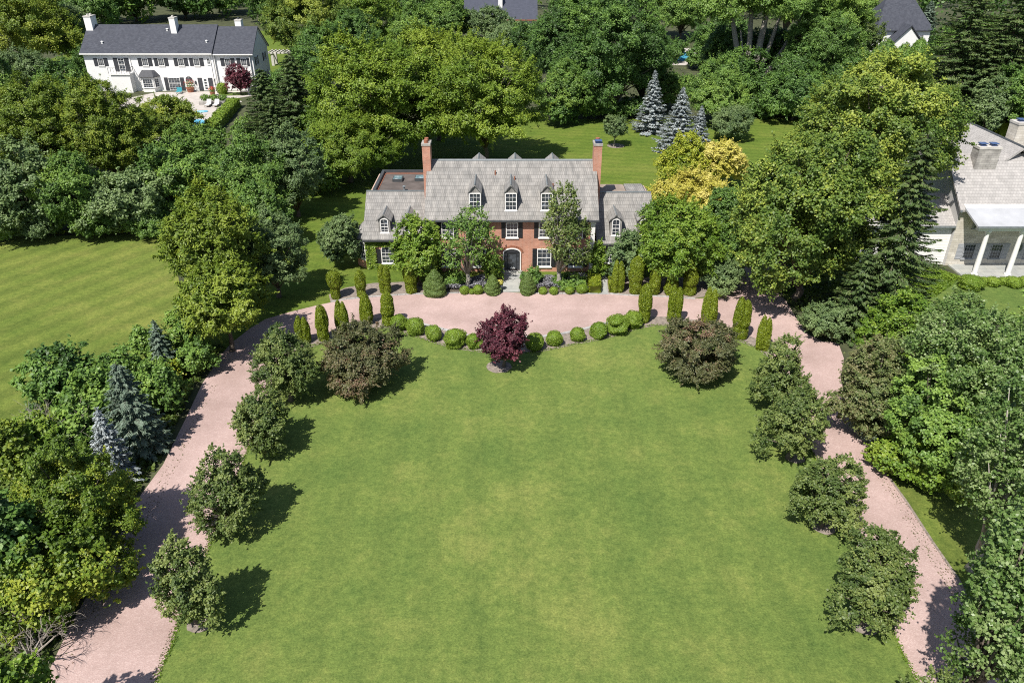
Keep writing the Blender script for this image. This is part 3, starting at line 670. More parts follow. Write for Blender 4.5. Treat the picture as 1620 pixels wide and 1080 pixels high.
for a in range(0, 14): 
    a0, a1 = math.pi*(a+.06)/14, math.pi*(a+.94)/14
    st.prism([(.92*math.cos(a0), 2.02+.52*math.sin(a0)), (.92*math.cos(a1), 2.02+.52*math.sin(a1)), (1.1*math.cos(a1), 2.02+.72*math.sin(a1)), (1.1*math.cos(a0), 2.02+.72*math.sin(a0))], 67.66, 67.72, 'y')
st.build('brick_arch', M['clay'], hs)
for x in (-3.45, -.1, 3.25): dormer(hs, x, 68.05, 5.95, 7.86, 8.66, 1.18, 71.2, 'shingle', 6.13, 1.1, rows=4, cols=3)
for x in (-3.35, .3, 4.1): dormer(hs, x, 76.8, 6.2, 8.45, 9.12, 1.3, 73.1, 'shingle', back=True)
chimney(hs, -8.52, -7.76, 71.4, 72.7, 0, 11.5, 'brick', flues=2)
chimney(hs, 7.78, 8.54, 71.4, 72.7, 0, 11.5, 'brick', flues=2, blue=1)
# wing with the ivy
MB().prism([(68.3, 0), (68.3, 3.2), (72.05, 6.3), (78.9, 6.3), (78.9, 0)], -14.1, -8.53, 'x').build('wing_wall', M['brick'], hs)
wr = MB().prism([(67.95, 3.1), (67.95, 3.26), (72.1, 6.68), (72.5, 6.40), (72.5, 6.3), (72.1, 6.45)], -14.3, -8.21, 'x').build('wing_roof', M['shingle'], hs)
MB().box(-14.3, -8.21, 72.02, 72.16, 6.64, 6.74).build('ridge_flashing', M['lead'], wr)
MB().box(-14.32, -8.0, 67.82, 67.946, 3.06, 3.2).build('gutter', M['gutter'], hs)
fr = MB().box(-13.5, -8.2, 72.55, 78.7, 6.34, 6.42).build('flat_roof', M['tar'], hs)
pk = MB().box(-13.75, -13.45, 72.5, 79.0, 6.3, 6.72); pk.box(-13.45, -8.0, 78.7, 79.0, 6.3, 6.72); pk.build('parapet', M['gutter'], fr)
rk = MB().box(-13.44, -13.3, 72.6, 78.5, 6.425, 6.46); rk.box(-13.3, -8.2, 78.5, 78.68, 6.425, 6.47); rk.build('rusted_edge', M['clay'], fr)
for x, y in ((-11.75, 76.3), (-9.5, 76.5)):
    sk = MB().box(x-.5, x+.5, y-.6, y+.6, 6.42, 6.72).build('skylight', M['gutter'], fr)
    MB().box(x-.42, x+.42, y-.5, y+.5, 6.72, 6.75).build('skylight_glass', M['sky_glass'], sk)
MB().lathe(-10.7, 73.0, [(.1, 6.4), (.1, 6.8), (.2, 6.85), (.02, 6.95)], 8).build('roof_vent', M['lead'], fr)
dormer(hs, -12.2, 68.55, 3.5, 5.02, 5.62, 1.12, 70.9, 'shingle', 3.72, .78, arch=.22, rows=4, cols=2)
dormer(hs, -9.9, 68.55, 3.5, 5.02, 5.62, 1.12, 70.9, 'shingle', 3.72, .78, arch=.22, rows=4, cols=2)
window(hs, front(68.3), -12.1, 1.2, .65, 2.1, 3, 4, shutters='black', shut_w=.4, arch=.28)
# angled bay at the end of the wing
bp = [(-14.1, 68.4), (-15.2, 69.35), (-15.2, 71.1), (-14.1, 72.05)]
bw = MB().prism(bp, 0, 3.0, 'z').build('bay', M['white'], hs)
MB().prism([(x-.03 if x < -14.5 else x, y-.02) for x, y in bp], 0, .75, 'z').build('bay_base', M['brick'], bw)
eo = [(-14.05, 68.05, 3.0), (-15.5, 69.2, 3.0), (-15.5, 71.25, 3.0), (-14.05, 72.4, 3.0)]
br_ = MB(); br_.loft([eo, [(x, y, z+.12) for x, y, z in eo], [(-14.05, 70.0, 4.5), (-14.2, 70.1, 4.5), (-14.2, 70.3, 4.5), (-14.05, 70.4, 4.5)]]); br_.build('bay_roof', M['shingle_x'], bw)
def face(p, q_):
    p, q_ = Vector(p), Vector(q_); t = (q_-p).normalized(); nn = Vector((t.y, -t.x)); mid = (p+q_)/2
    if nn.y > 0: nn = -nn
    return lambda a, d, z: (mid.x+t.x*a+nn.x*d, mid.y+t.y*a+nn.y*d, z)
window(bw, face(bp[0], bp[1]), 0, 1.1, .95, 2.7, 3, 4)
window(bw, side_l(-15.2), 70.2, 1.1, .95, 2.7, 3, 4)
# the other wing
MB().prism([(68.7, 0), (68.7, 2.6), (72.75, 5.95), (76.1, 5.95), (76.1, 0)], 8.55, 13.6, 'x').build('wing_wall', M['brick'], hs)
wr = MB().prism([(68.35, 2.5), (68.35, 2.68), (72.8, 6.32), (73.2, 6.05), (73.2, 5.95), (72.8, 6.1)], 8.16, 13.8, 'x').build('wing_roof', M['shingle'], hs)
MB().box(8.2, 13.8, 72.72, 72.88, 6.28, 6.38).build('ridge_flashing', M['lead'], wr)
MB().box(8.5, 13.8, 68.21, 68.345, 2.5, 2.63).build('gutter', M['gutter'], hs)
fr = MB().box(8.3, 11.4, 73.22, 76.2, 5.96, 6.04).build('flat_roof', M['tar_tan'], hs)
MB().prism([(11.4, 5.6), (13.9, 5.6), (13.3, 6.15), (11.5, 6.15)], 73.22, 76.0, 'y').build('hip_roof', M['shingle'], hs)
for x in (10.0, 12.7): dormer(hs, x, 69.0, 2.95, 4.8, 5.4, 1.12, 71.7, 'shingle', 3.25, .78, arch=.24, rows=4, cols=2)
window(hs, front(68.7), 9.55, .9, .5, 2.2, 2, 4, shutters='black', shut_w=.38)
window(hs, front(68.7), 12.2, 1.2, .6, 2.2, 3, 4, shutters='black', shut_w=.38)

# ---------------- the white house
wh = empty('white_house', (-66, 159, 0), 'long white painted house with dark blue grey roof and black shutters', 'house')
YW = 153.5
MB().prism([(YW, 0), (YW, 6.95), (158.9, 11.1), (164.3, 6.95), (164.3, 0)], -82.2, -57.5, 'x').build('wall', M['white_brick'], wh)
MB().prism([(YW+.25, 0), (YW+.25, 6.8), (158.9, 10.8), (164.0, 6.8), (164.0, 0)], -57.5, -49.9, 'x').build('wall', M['white_brick'], wh)
r1 = gable_roof(wh, -82.6, -57.3, 153.0, 7.05, 158.9, 11.45, 164.8, 7.05, 'asphalt_shingle', .2)
r2 = gable_roof(wh, -57.3, -49.6, 153.25, 6.9, 158.9, 11.1, 164.5, 6.9, 'asphalt_shingle', .2)
MB().box(-82.6, -57.35, 152.86, 152.995, 6.8, 7.0).build('gutter', M['white'], wh)
MB().box(-57.2, -49.6, 153.1, 153.245, 6.66, 6.85).build('gutter', M['white'], wh)
rake = MB()
for ya, yb_, za, zb_ in ((153.25, 158.9, 6.6, 10.8), (164.5, 158.9, 6.6, 10.8)):
    rake.prism([(ya, za), (yb_, zb_), (yb_, zb_+.16), (ya, za+.16)], -49.88, -49.68, 'x')
rake.build('bargeboard', M['white'], wh)
MB().prism([(157.0, 10.1), (158.6, 11.75), (160.2, 10.1)], -65.9, -64.2, 'x')
for x, y in ((-78.7, 155.0), (-66.8, 157.6), (-58.7, 155.2)):
    zz = 7.05+(y-153)*.746; MB().lathe(x, y, [(.18, zz-.1), (.18, zz+.3), (.28, zz+.32), (.02, zz+.45)], 8).build('roof_vent', M['white'], r1)
for x in (-79.1, -70.6, -67.5, -63.7, -60.7): window(wh, front(YW), x, 1.15, 4.65, 6.05, 3, 4, shutters='charcoal', shut_w=.75)
window(wh, front(YW), -58.35, .7, 4.95, 6.05, 2, 3)
for x in (-54.8, -51.7): window(wh, front(YW+.25), x, 1.15, 4.6, 6.0, 3, 4, shutters='charcoal', shut_w=.75)
window(wh, front(YW), -75.2, 1.2, 3.65, 6.1, 2, 5, shutters='charcoal', shut_w=.85, name='balcony_door', sill=False)
window(wh, front(YW), -65.75, 2.3, .12, 2.5, 4, 5, shutters='charcoal', shut_w=.75, name='french_door', sill=False)
window(wh, front(YW), -62.8, 1.5, 1.2, 2.1, 4, 3, arch=.72)
d2 = MB(front(YW)).box(-60.25, -59.15, -.03, .05, .1, 2.4).build('door', M['white'], wh)
dp = MB(front(YW))
for j in range(4): dp.box(-59.95, -59.45, .05, .06, .3+j*.52, .66+j*.52)
dp.build('pane', M['glass'], d2)
for x in (-61.15, -59.1): MB(front(YW)).box(x, x+.86, -.02, .07, .1, 2.45).build('shutter', M['charcoal'], wh)
window(wh, front(YW), -57.95, .55, .9, 2.4, 2, 4)
for x in (-73.4, -58.0, -57.2, -50.4): MB(front(YW)).box(x-.06, x+.06, -.2 if x > -57.4 else 0, .14, .1, 6.75).build('drainpipe', M['white'], wh)
MB(front(YW)).box(-61.75, -61.5, -.02, .2, 1.3, 1.9).build('wall_lamp', M['charcoal'], wh)
# bay with a lead roof
bpl = [(-72.2, YW), (-71.5, YW-1.25), (-69.3, YW-1.25), (-68.6, YW)]
bay = MB().prism(bpl, 0, 2.75, 'z').build('bay', M['white'], wh)
ev = [(x+(-.3 if x < -70.4 else .3), y-.3 if y < YW else y, 2.75) for x, y in bpl]
rb = MB(); rb.loft([ev, [(a, b_, c_+.12) for a, b_, c_ in ev], [(-71.6, YW, 3.9), (-71.2, YW-.35, 3.9), (-69.6, YW-.35, 3.9), (-69.2, YW, 3.9)]]); rb.build('bay_roof', M['charcoal'], bay)
window(bay, front(YW-1.25), -70.4, 1.9, .85, 2.45, 4, 4); window(bay, face(bpl[2], bpl[3]), 0, 1.0, .85, 2.45, 2, 4); window(bay, face(bpl[0], bpl[1]), 0, 1.0, .85, 2.45, 2, 4)
MB().box(-77.3, -73.2, YW-1.9, YW-.01, 3.3, 3.55).build('balcony', M['white'], wh)
MB().box(-77.0, -73.4, YW-1.7, YW-.02, 0, 3.3).build('porch_wall', M['white_brick'], wh)
rl = MB()
for i in range(9): rl.box(-77.25+i*.5, -77.2+i*.5, YW-1.88, YW-1.83, 3.55, 4.55)
rl.box(-77.27, -73.2, YW-1.9, YW-1.82, 4.55, 4.62)
for i in range(4): rl.box(-73.27, -73.21, YW-1.8+i*.5, YW-1.75+i*.5, 3.55, 4.55)
rl.box(-73.28, -73.2, YW-1.82, YW-.02, 4.55, 4.62); rl.build('railing', M['charcoal'], wh)
chimney(wh, -82.5, -81.15, 157.6, 159.8, 6, 13.1, 'white_brick', 'concrete', flues=2, flue='concrete')
chimney(wh, -65.9, -64.8, 157.0, 158.6, 9, 12.9, 'white_brick', 'concrete', flues=1, flue='concrete')
chimney(wh, -54.2, -53.0, 159.6, 161.0, 8, 12.2, 'white_brick', 'concrete', flues=1, flue='gutter')
for y in (156, 161.2):
    window(wh, side_r(-49.9), y, 1.1, 4.5, 6.0, 3, 4, shutters='charcoal', shut_w=.5); window(wh, side_r(-49.9), y, 1.1, .9, 2.5, 3, 4, shutters='charcoal', shut_w=.5)

# ---------------- the stone house with the columned porch
sh = empty('stone_house', (48, 74, 0), 'limestone house with pale grey shingle roof and a white columned porch', 'house')
YS = 69.2
MB().prism([(YS, 0), (YS, 5.9), (73.6, 9.55), (78.0, 5.9), (78.0, 0)], 42.9, 64, 'x').build('wall', M['stone'], sh)
MB().prism([(YS+.02, 0), (YS+.02, 5.88), (73.6, 9.5), (77.98, 5.88), (77.98, 0)], 42.82, 42.898, 'x').build('gable_cladding', M['grey_siding'], sh)
r1 = gable_roof(sh, 42.55, 64.2, 68.75, 5.92, 73.6, 9.95, 78.4, 5.92, 'grey_shingle', .2)
MB().box(42.55, 42.7, 68.6, 68.745, 5.7, 5.9).build('gutter', M['lead'], sh)
MB().prism([(44.6, 5.9), (49.5, 10.0), (54.4, 5.9)], 76, 83.8, 'y').build('rear_wall', M['grey_siding'], sh)
rr_ = MB().prism([(43.9, 5.75), (43.9, 5.95), (49.5, 10.75), (55.1, 5.95), (55.1, 5.75), (49.5, 10.5)], 72.9, 84.2, 'y').build('rear_roof', M['grey_shingle'], sh)
MB().prism([(49.38, 10.68), (49.5, 10.82), (49.62, 10.68)], 72.9, 84.25, 'y').build('ridge_flashing', M['gutter'], rr_)
MB().lathe(49.5, 84.0, [(.1, 10.7), (.1, 10.85), (.2, 10.95), (.22, 11.15), (.12, 11.3), (.08, 11.4), (.1, 11.5), (.02, 11.6)], 10).build('finial', M['white'], sh)
chimney(sh, 44.75, 46.85, 72.2, 73.4, 7, 10.95, 'stone_chim', 'concrete', flues=2, blue=2)
chimney(sh, 52.0, 54.2, 78.6, 80.2, 4, 11.7, 'stone', 'concrete', flues=2, blue=2)
# lower clapboard wing
MB().prism([(69.5, 0), (69.5, 4.1), (72.4, 6.0), (76, 4.0), (76, 0)], 34.6, 42.815, 'x').build('wing_wall', M['white_siding'], sh)
gable_roof(sh, 34.3, 42.81, 69.15, 4.2, 72.4, 6.35, 76.3, 4.1, 'grey_shingle', .16, 'wing_roof')
MB().box(34.3, 42.8, 69.0, 69.145, 4.0, 4.16).build('gutter', M['lead'], sh)
window(sh, front(69.5), 36.6, 1.0, .9, 2.5, 3, 4); window(sh, front(69.5), 40.0, .0001+1.0, 4.7, 4.71, 1, 1, sill=False) if False else None
# porch
MB().prism([(66.1, 5.12), (66.1, 5.3), (69.19, 6.2), (69.19, 6.02)], 43.0, 60, 'x').build('porch_roof', M['metal_roof'], sh)
MB().box(43.0, 60, 65.96, 66.096, 5.1, 5.28).build('gutter', M['lead'], sh)
MB().prism([(68.85, 6.02), (69.18, 6.12), (69.18, 6.34), (68.85, 6.2)], 43.0, 60, 'x').build('reflection_strip', M['white'], sh)  # white strip painted in for the lighter reflection along the roof top
MB().box(43.3, 60, 66.35, 66.85, 4.72, 5.12).build('entablature', M['white'], sh)
MB().box(43.2, 60, 65.7, 69.19, 0, .15).build('porch_floor', M['flag'], sh)
for x in (44.4, 47.6, 50.8, 54.0):
    cl = MB(); cl.smooth = False; cl.lathe(x, 66.6, [(.3, .15), (.3, .3), (.24, .34), (.235, 1.6), (.21, 3.2), (.185, 4.4), (.24, 4.45), (.24, 4.52), (.3, 4.6), (.3, 4.72)], 18); cl.build('column', M['white'], sh)
for x in (44.85, 47.5, 50.9): window(sh, front(YS), x, 1.15, .75, 2.3, 4, 4, frame='greyshut', shutters='greyshut', shut_w=.6)
for x in (44.9, 49.0): window(sh, front(YS), x, .9, 3.9, 4.7, 3, 3, frame='greyshut')
ov = MB(front(YS)); ov.prism([(49.6+.42*math.cos(i*math.pi/8), 1.9+.5*math.sin(i*math.pi/8)) for i in range(16)], -.02, .08, 'y'); ov = ov.build('oval_window', M['lead'], sh)
MB(front(YS)).prism([(49.6+.34*math.cos(i*math.pi/8), 1.9+.42*math.sin(i*math.pi/8)) for i in range(16)], .08, .09, 'y').build('pane', M['glass'], ov)

# ---------------- houses far behind
def hip(mb, x0, x1, y0, y1, z0, z1, inset):
    return mb.loft([[(x0, y0, z0), (x1, y0, z0), (x1, y1, z0), (x0, y1, z0)], [(x0, y0, z0+.2), (x1, y0, z0+.2), (x1, y1, z0+.2), (x0, y1, z0+.2)],
                    [(x0+inset, (y0+y1)/2-.05, z1), (x1-inset, (y0+y1)/2-.05, z1), (x1-inset, (y0+y1)/2+.05, z1), (x0+inset, (y0+y1)/2+.05, z1)]])
hh = empty('grey_roofed_house', (97, 205, 0), 'white house with dark grey hipped roof half hidden by conifers', 'house')
MB().box(90, 103, 200, 212, 0, 5.0).build('wall', M['white_brick'], hh)
g = hip(MB(), 89.4, 103.6, 199.4, 212.6, 5.0, 11.8, 3.6).build('roof', M['asphalt_shingle'], hh)
MB().prism([(93.2, 0), (99.2, 0), (99.2, 3.2), (96.2, 6.4), (93.2, 3.2)], 196.4, 201, 'y').build('gable_wing', M['white_brick'], hh)
MB().prism([(92.7, 2.9), (96.2, 6.5), (99.7, 2.9), (99.7, 3.15), (96.2, 6.8), (92.7, 3.15)], 196, 204, 'y').build('wing_roof', M['asphalt_shingle'], hh)
for x, z in ((93.5, 8.4), (99, 7.4)):
    MB().box(x-.9, x+.9, 202.0+(z-7.4)*1.0, 202.5+(z-7.4)*1.0, z-.6, z+.35).build('ridge_vent', M['lead'], g)
for x in (91.2, 101): window(hh, front(200), x, 1.2, 2.5, 4.2, 3, 4)
window(hh, front(196.4), 96.2, 1.6, .9, 2.6, 3, 4)
hb = empty('blue_roofed_house', (-3, 234, 0), 'house with blue grey roof and cream chimney seen through far treetops', 'house')
MB().box(-13, 6.5, 230, 244, 0, 4.2).build('wall', M['white_brick'], hb)
rf2 = gable_roof(hb, -13.6, 7.2, 229.3, 4.3, 237, 10.6, 244.7, 4.3, 'blue_shingle', .25)
MB().box(-13.6, 7.2, 229.12, 229.295, 4.0, 4.25).build('gutter', M['clay'], hb)
chimney(hb, -3.9, -2.7, 232.6, 233.8, 5, 10.5, 'white_brick', 'concrete', flues=1)
for x in (-10, -5, 0, 4.5): window(hb, front(230), x, 1.2, 1.0, 2.8, 3, 4)
gx = AT(6, 82, 168)[0]
gr = empty('pale_roofed_shed', (gx-3, 170, 0), 'pale roofed shed at the edge of the wood beside the white house', 'shed')
MB().box(gx-7, gx-.4, 168.3, 173, 0, 3.4).build('wall', M['grey_siding'], gr)
gable_roof(gr, gx-7.4, gx, 167.9, 3.4, 170.6, 5.0, 173.4, 3.4, 'concrete', .15)
# pavilion piece behind the white house
pvx, pvy = G(447, 104)
pv = empty('garden_pergola', (pvx, pvy, 0), 'pale stone pergola standing behind the white house beside the conifers', 'pergola')
for dx in (-2.0, 2.0):
    for dy in (0, 2.4): MB().box(pvx+dx-.3, pvx+dx+.3, pvy+dy-.3, pvy+dy+.3, 0, 2.6).build('post', M['concrete'], pv)
pt = MB().box(pvx-2.8, pvx+2.8, pvy-.5, pvy+.1, 2.6, 2.85); pt.box(pvx-2.8, pvx+2.8, pvy+2.2, pvy+2.8, 2.6, 2.85)
for i in range(7): pt.box(pvx-2.7+i*.85, pvx-2.5+i*.85, pvy-.8, pvy+3.2, 2.86, 3.05)
pt.build('beam', M['concrete'], pv)

# ================================================================== SMALL THINGS
def lounger(px, py, label):
    x, y = G(px, py); o = empty('sun_lounger', (x, y, 0), label, 'sun lounger', 'white loungers on the pool terrace')
    f = MB().box(x-.42, x+.42, y-.95, y+.75, .28, .34)
    for sx in (-.38, .38):
        for sy in (-.9, .6): f.box(x+sx-.03, x+sx+.03, y+sy-.03, y+sy+.03, 0, .28)
    f.build('frame', M['wood_dark'], o)
    MB().box(x-.4, x+.4, y-.93, y+.2, .345, .47).build('seat', M['cushion'], o)
    b = MB(); b.prism([(y+.2, .36), (y+.72, 1.15), (y+.84, 1.1), (y+.34, .35)], x-.4, x+.4, 'x'); b.build('backrest', M['cushion'], o)
lounger(330.4, 168.5, 'white cushioned sun lounger by the low planted wall, the one near the pool')
lounger(343, 168.5, 'white cushioned sun lounger by the low planted wall, the one near the hedge')
x0, y0 = G(316, 166); x1, _ = G(357, 166)
gw = MB(); 
for i in range(5): gw.box(x0+(x1-x0)*i/5, x0+(x1-x0)*(i+.97)/5, y0-.25, y0+.35, 0, .62)
gw = tag(gw.build('garden_wall', M['stone_chim']), 'low grey stone wall behind the two white sun loungers', 'wall')
def pot_plant(px, py, label, pot, flowers, h=.6, r=.3, leaf='bright', name='flower_pot'):
    x, y = G(px, py); rng = np.random.default_rng(int(px))
    o = empty(name, (x, y, 0), label, 'flower pot')
    MB().lathe(x, y, [(r*.7, 0), (r*.95, h*.8), (r*1.05, h*.85), (r*1.05, h), (r*.8, h-.03)], 12).build('pot', M[pot], o)
    u = unit(rng, 260); Pp = u*np.array([r*1.35, r*1.35, r*1.1])*rng.uniform(.5, 1, (260, 1))+np.array([0, 0, h+r*.8])
    link('leaves', leaf_mesh('pot_leaves', Pp, u+[0, 0, .4], .16, .1, rng, rng.uniform(.2, .8, 260)), FM[leaf], o)
    if flowers:
        u = unit(rng, 110); u[:, 2] = np.abs(u[:, 2]); Pp = u*np.array([r*1.45, r*1.45, r*1.3])+np.array([0, 0, h+r*.8])
        link('petals', leaf_mesh('pot_petals', Pp, u, .13, .12, rng, rng.uniform(0, 1, 110)), FM[flowers] if flowers in FM else M[flowers], o)
pot_plant(791.5, 459.5, 'small blue grey planter with yellow flowers beside the front walk and rounded conifer', 'navy', 'gold', .6, .24)
pot_plant(827.5, 459.0, 'small blue grey planter of leafy trailing green on the gravel end of the front walk', 'navy', None, .6, .22)
pot_plant(302, 146.0, 'terrace pot of bright red flowers under the arched window', 'clay', 'red', .9, .75)
pot_plant(337, 151.5, 'terrace pot of red flowers in front of the black shuttered door', 'clay', 'red', .7, .5)
for i, (px_, lab) in enumerate(((326, 'leafy plant at the pool end of the low stone wall'), (339, 'leafy plant between the two loungers on the low stone wall'), (353, 'leafy plant at the hedge end of the low stone wall'))):
    rng = np.random.default_rng(40+i); X_, Y_ = G(px_, 163.5); u = unit(rng, 500); Pp = u*np.array([1.0, .6, .7])*rng.uniform(.4, 1, (500, 1)); Pp[:, 2] = Pp[:, 2]+1.0
    tag(link('planter_shrub', leaf_mesh('planter_shrub', Pp, u+[0, 0, .4], .32, .2, rng, rng.uniform(.2, .8, 500)), FM['mid'], loc=(X_, Y_, 0)), lab, 'shrub')
x, y = G(284, 148.5); ch = empty('garden_chair', (x, y, 0), 'teal garden chair on the terrace outside the french doors', 'chair')
MB().box(x-.5, x+.5, y-.4, y+.4, .4, .5).build('seat', M['teal'], ch); MB().box(x-.5, x+.5, y+.35, y+.45, .5, 1.1).build('backrest', M['teal'], ch)
for sx in (-.45, .45):
    for sy in (-.35, .35): MB().box(x+sx-.03, x+sx+.03, y+sy-.03, y+sy+.03, 0, .4).build('leg', M['charcoal'], ch)
x, y = G(328.5, 177); tag(MB().prism([(x-1.0+1.0*math.cos(i*math.pi/8)*1.1, y+.8*math.sin(i*math.pi/8)) for i in range(16)], .02, .09, 'z').build('pool_mat', M['water']), 'flat blue pool mat lying on the terrace near the loungers', 'pool mat')

# ================================================================== PLANTS
# ---- clipped evergreens round the forecourt
GB, GF = 'arborvitae behind the gravel court', 'arborvitae along the lawn edge'
for cx, yt, by, wp, pr, tw, lab, g in (
    (529, 430, 474, 23, TOPH, False, 'clipped arborvitae with broad top and narrow foot, on the lawn near the big dark shrub', GB),
    (570, 428, 471, 17, COLUMN, False, 'slim clipped arborvitae standing alone below the angled bay', GB),
    (608, 419, 466, 19, COLUMN, True, 'twin topped clipped arborvitae in front of the ivy wall window', GB),
    (649, 413, 465, 22, COLUMN, False, 'tall clipped arborvitae beside the spreading magnolia and rounded conifer', GB),
    (478, 500, 545, 24, CONE, True, 'twin pointed arborvitae at the street end of the row by the lawn trees', GF),
    (509, 483, 540, 21, COLUMN, False, 'single pointed arborvitae with a skirted foot, second from the street drive', GF),
    (540, 475, 527, 22, CONE, True, 'twin pointed arborvitae rising behind the brown crabapple', GF),
    (578, 463, 514, 22, CONE, False, 'pointed arborvitae on the court edge just past the brown crabapple', GF),
    (613, 463, 516, 23, COLUMN, False, 'skirted arborvitae next to the first box ball of the curve', GF),
    (978, 411, 464, 21, CONE, True, 'twin pointed arborvitae beside the side walk and its golden hedge', GB),
    (1007, 406, 466, 24, COLUMN, False, 'tallest skirted arborvitae under the bright green tree by the house', GB),
    (1037, 417, 467, 19, CONE, False, 'narrow pointed arborvitae, third along from the side walk', GB),
    (1063, 435, 468, 22, CONE, False, 'short arborvitae half under the bright green tree boughs', GB),
    (1093, 419, 468, 23, COLUMN, False, 'column arborvitae at the garage end of the row under the bright tree', GB),
    (1021, 449, 511, 21, COLUMN, False, 'skirted arborvitae next to the last box ball of the curve', GF),
    (1069, 452, 512, 24, COLUMN, True, 'twin topped skirted arborvitae rising behind the purple brown crabapple', GF),
    (1124, 455, 514, 24, CONE, True, 'pointed arborvitae behind the outer side of the purple brown crabapple', GF),
    (1174, 471, 538, 26, COLUMN, True, 'thick twin pointed arborvitae standing alone on mulch by the eastern drive', GF),
    (1210, 500, 556, 22, CONE, True, 'pointed arborvitae half behind the uppermost lawn tree of the eastern drive', GF)):
    clipped('arborvitae', 'arbor', cx, yt-1, by, wp*.92, pr, lab, 'arborvitae', g, leaf=.13, dens=5200, lump=.05, twin=tw)
for i, (cx, cy, r, lab) in enumerate((
    (631, 512, 14, 'box ball at the very start of the curve beside the skirted arborvitae'), (657, 518, 15, 'second box ball of the curve, a broad smooth one touching the first'),
    (686, 528, 13, 'small box ball third along the curve before a gap with yellow flowers'), (719, 537, 17, 'wide lobed box ball fourth along the curve'),
    (750, 541, 13, 'box ball half hidden behind the purple maple on the ivy wing side'), (846, 542, 15, 'dark box ball in the purple maple shadow'),
    (877, 537, 13, 'neat round box ball just past the purple maple shadow'), (913, 530, 12, 'loose open box ball with gaps, between two neat ones'),
    (947, 524, 14, 'round box ball with stone edging showing behind, two before the largest'), (977, 515, 17, 'largest box ball of the curve'), (1002, 507, 15, 'two lobed box ball touching the largest one by the skirted arborvitae'))):
    clipped('box_ball', 'box', cx, cy-r*.93, cy+r*.86, 2*r, BALL, lab, 'box ball', 'box balls along the curved lawn edge', leaf=.11, dens=4200, lump=.07 if r < 17 else .1)
for cx, cy, r, lab in ((735, 460, 7.5, 'little box ball nearest the fat rounded conifer under the house trees'), (746, 462, 4.5, 'tiny box tuft between two little box balls'), (756, 459.5, 8, 'little box ball third from the fat rounded conifer, on the door side'),
                       (859, 461, 6.5, 'little box ball next to the rounded conifer by the planter'), (876, 461, 7, 'little box ball second from the front walk on the gravel edge'), (901, 460.5, 7, 'little box ball third from the front walk on the gravel edge'), (921, 458.5, 8.5, 'largest little box ball, beside the golden hedge')):
    clipped('box_ball', 'box', cx, cy-r, cy+r*.8, 2*r, BALL, lab, 'box ball', 'little box balls along the house bed', leaf=.09, dens=5200, lump=.05)
for cx, yt, by, wp, lab in ((687, 426, 470, 34, 'fat rounded dwarf conifer at the corner of the house bed by the magnolia'), (779, 434, 467, 24, 'rounded dwarf conifer flanking the front walk beside the yellow flower planter'), (834.5, 430, 467, 24, 'rounded dwarf conifer flanking the front walk beside the leafy planter')):
    clipped('dwarf_conifer', 'alberta', cx, yt, by, wp, EGG, lab, 'conifer', 'rounded dwarf conifers by the front door', leaf=.1, dens=5600, lump=.05, ring=.05)

def hedge(pa, pb, wd, hgt, mat, label, name='clipped_hedge', leaf=.16, dens=90, end=True):
    a, b = Vector((*G(*pa), 0)), Vector((*G(*pb), 0)); d = (b-a); L_ = d.length; t = d/L_; q = Vector((-t.y, t.x, 0)); rng = np.random.default_rng(int(pa[0]))
    nn = int(dens*L_*(wd+2*hgt)); s = rng.random(nn)*L_; u = rng.random(nn)*(wd+2*hgt)
    off = np.where(u < hgt, -wd/2, np.where(u > hgt+wd, wd/2, u-hgt-wd/2)); z = np.where(u < hgt, u, np.where(u > hgt+wd, wd+2*hgt-u, hgt))
    nx = np.where(u < hgt, -1., np.where(u > hgt+wd, 1., 0.)); nz = np.where((u >= hgt) & (u <= hgt+wd), 1., .25)
    wob = .06*np.sin(s*1.7)+.05*np.sin(s*.6+2); z = z*(1+wob); off = off*(1+wob)
    Tn, Q = np.array(t), np.array(q)
    Pp = np.array(a)+s[:, None]*Tn+off[:, None]*Q; Pp[:, 2] += z
    Nn = nx[:, None]*Q+nz[:, None]*np.array([0, 0, 1.])+rng.normal(size=(nn, 3))*.35
    Pp += rng.normal(size=(nn, 3))*leaf*.3
    ns = max(2, int(L_/1.2)); body = []; quads = []
    for k in range(ns+1):
        s0 = L_*k/ns; w0 = 1+.06*math.sin(s0*1.7)+.05*math.sin(s0*.6+2)
        for (o_, z_) in ((-wd*.47, -.05), (-wd*.47, hgt*.95), (wd*.47, hgt*.95), (wd*.47, -.05)): body.append(tuple(np.array(a)+Tn*s0+Q*o_*w0+np.array([0, 0, z_*w0])))
        if k: quads += [((k-1)*4+i, (k-1)*4+i+1, k*4+i+1, k*4+i) for i in range(3)]
    quads += [(0, 1, 2, 3), (ns*4, ns*4+3, ns*4+2, ns*4+1)]
    m_ = (a+b)/2; body = np.array(body)-np.array(m_)
    return tag(link(name, leaf_mesh(name, Pp-np.array(m_), Nn, leaf*rng.uniform(.7, 1.3, nn), leaf*.6, rng, np.clip(rng.normal(.5, .15, nn), 0, 1), extra=(body, quads)), FM[mat], loc=m_), label, 'hedge')
hedge((372, 169), (326, 222), 2.0, 1.5, 'box', 'long clipped hedge beside the pool terrace running towards the dark spruces', leaf=.3, dens=40)
hedge((938.5, 446), (941.5, 464.5), 1.05, .85, 'yellowgreen', 'golden clipped hedge on the front door side of the side walk', leaf=.12, dens=260)
hedge((967.5, 446), (968.5, 463), .55, .8, 'yellowgreen', 'golden clipped hedge on the arborvitae side of the side walk', leaf=.12, dens=260)
hedge((1500, 172), (1600, 218), 4.2, 2.2, 'yellowgreen', 'broad yellow green hedge behind the stone house', leaf=.35, dens=24)
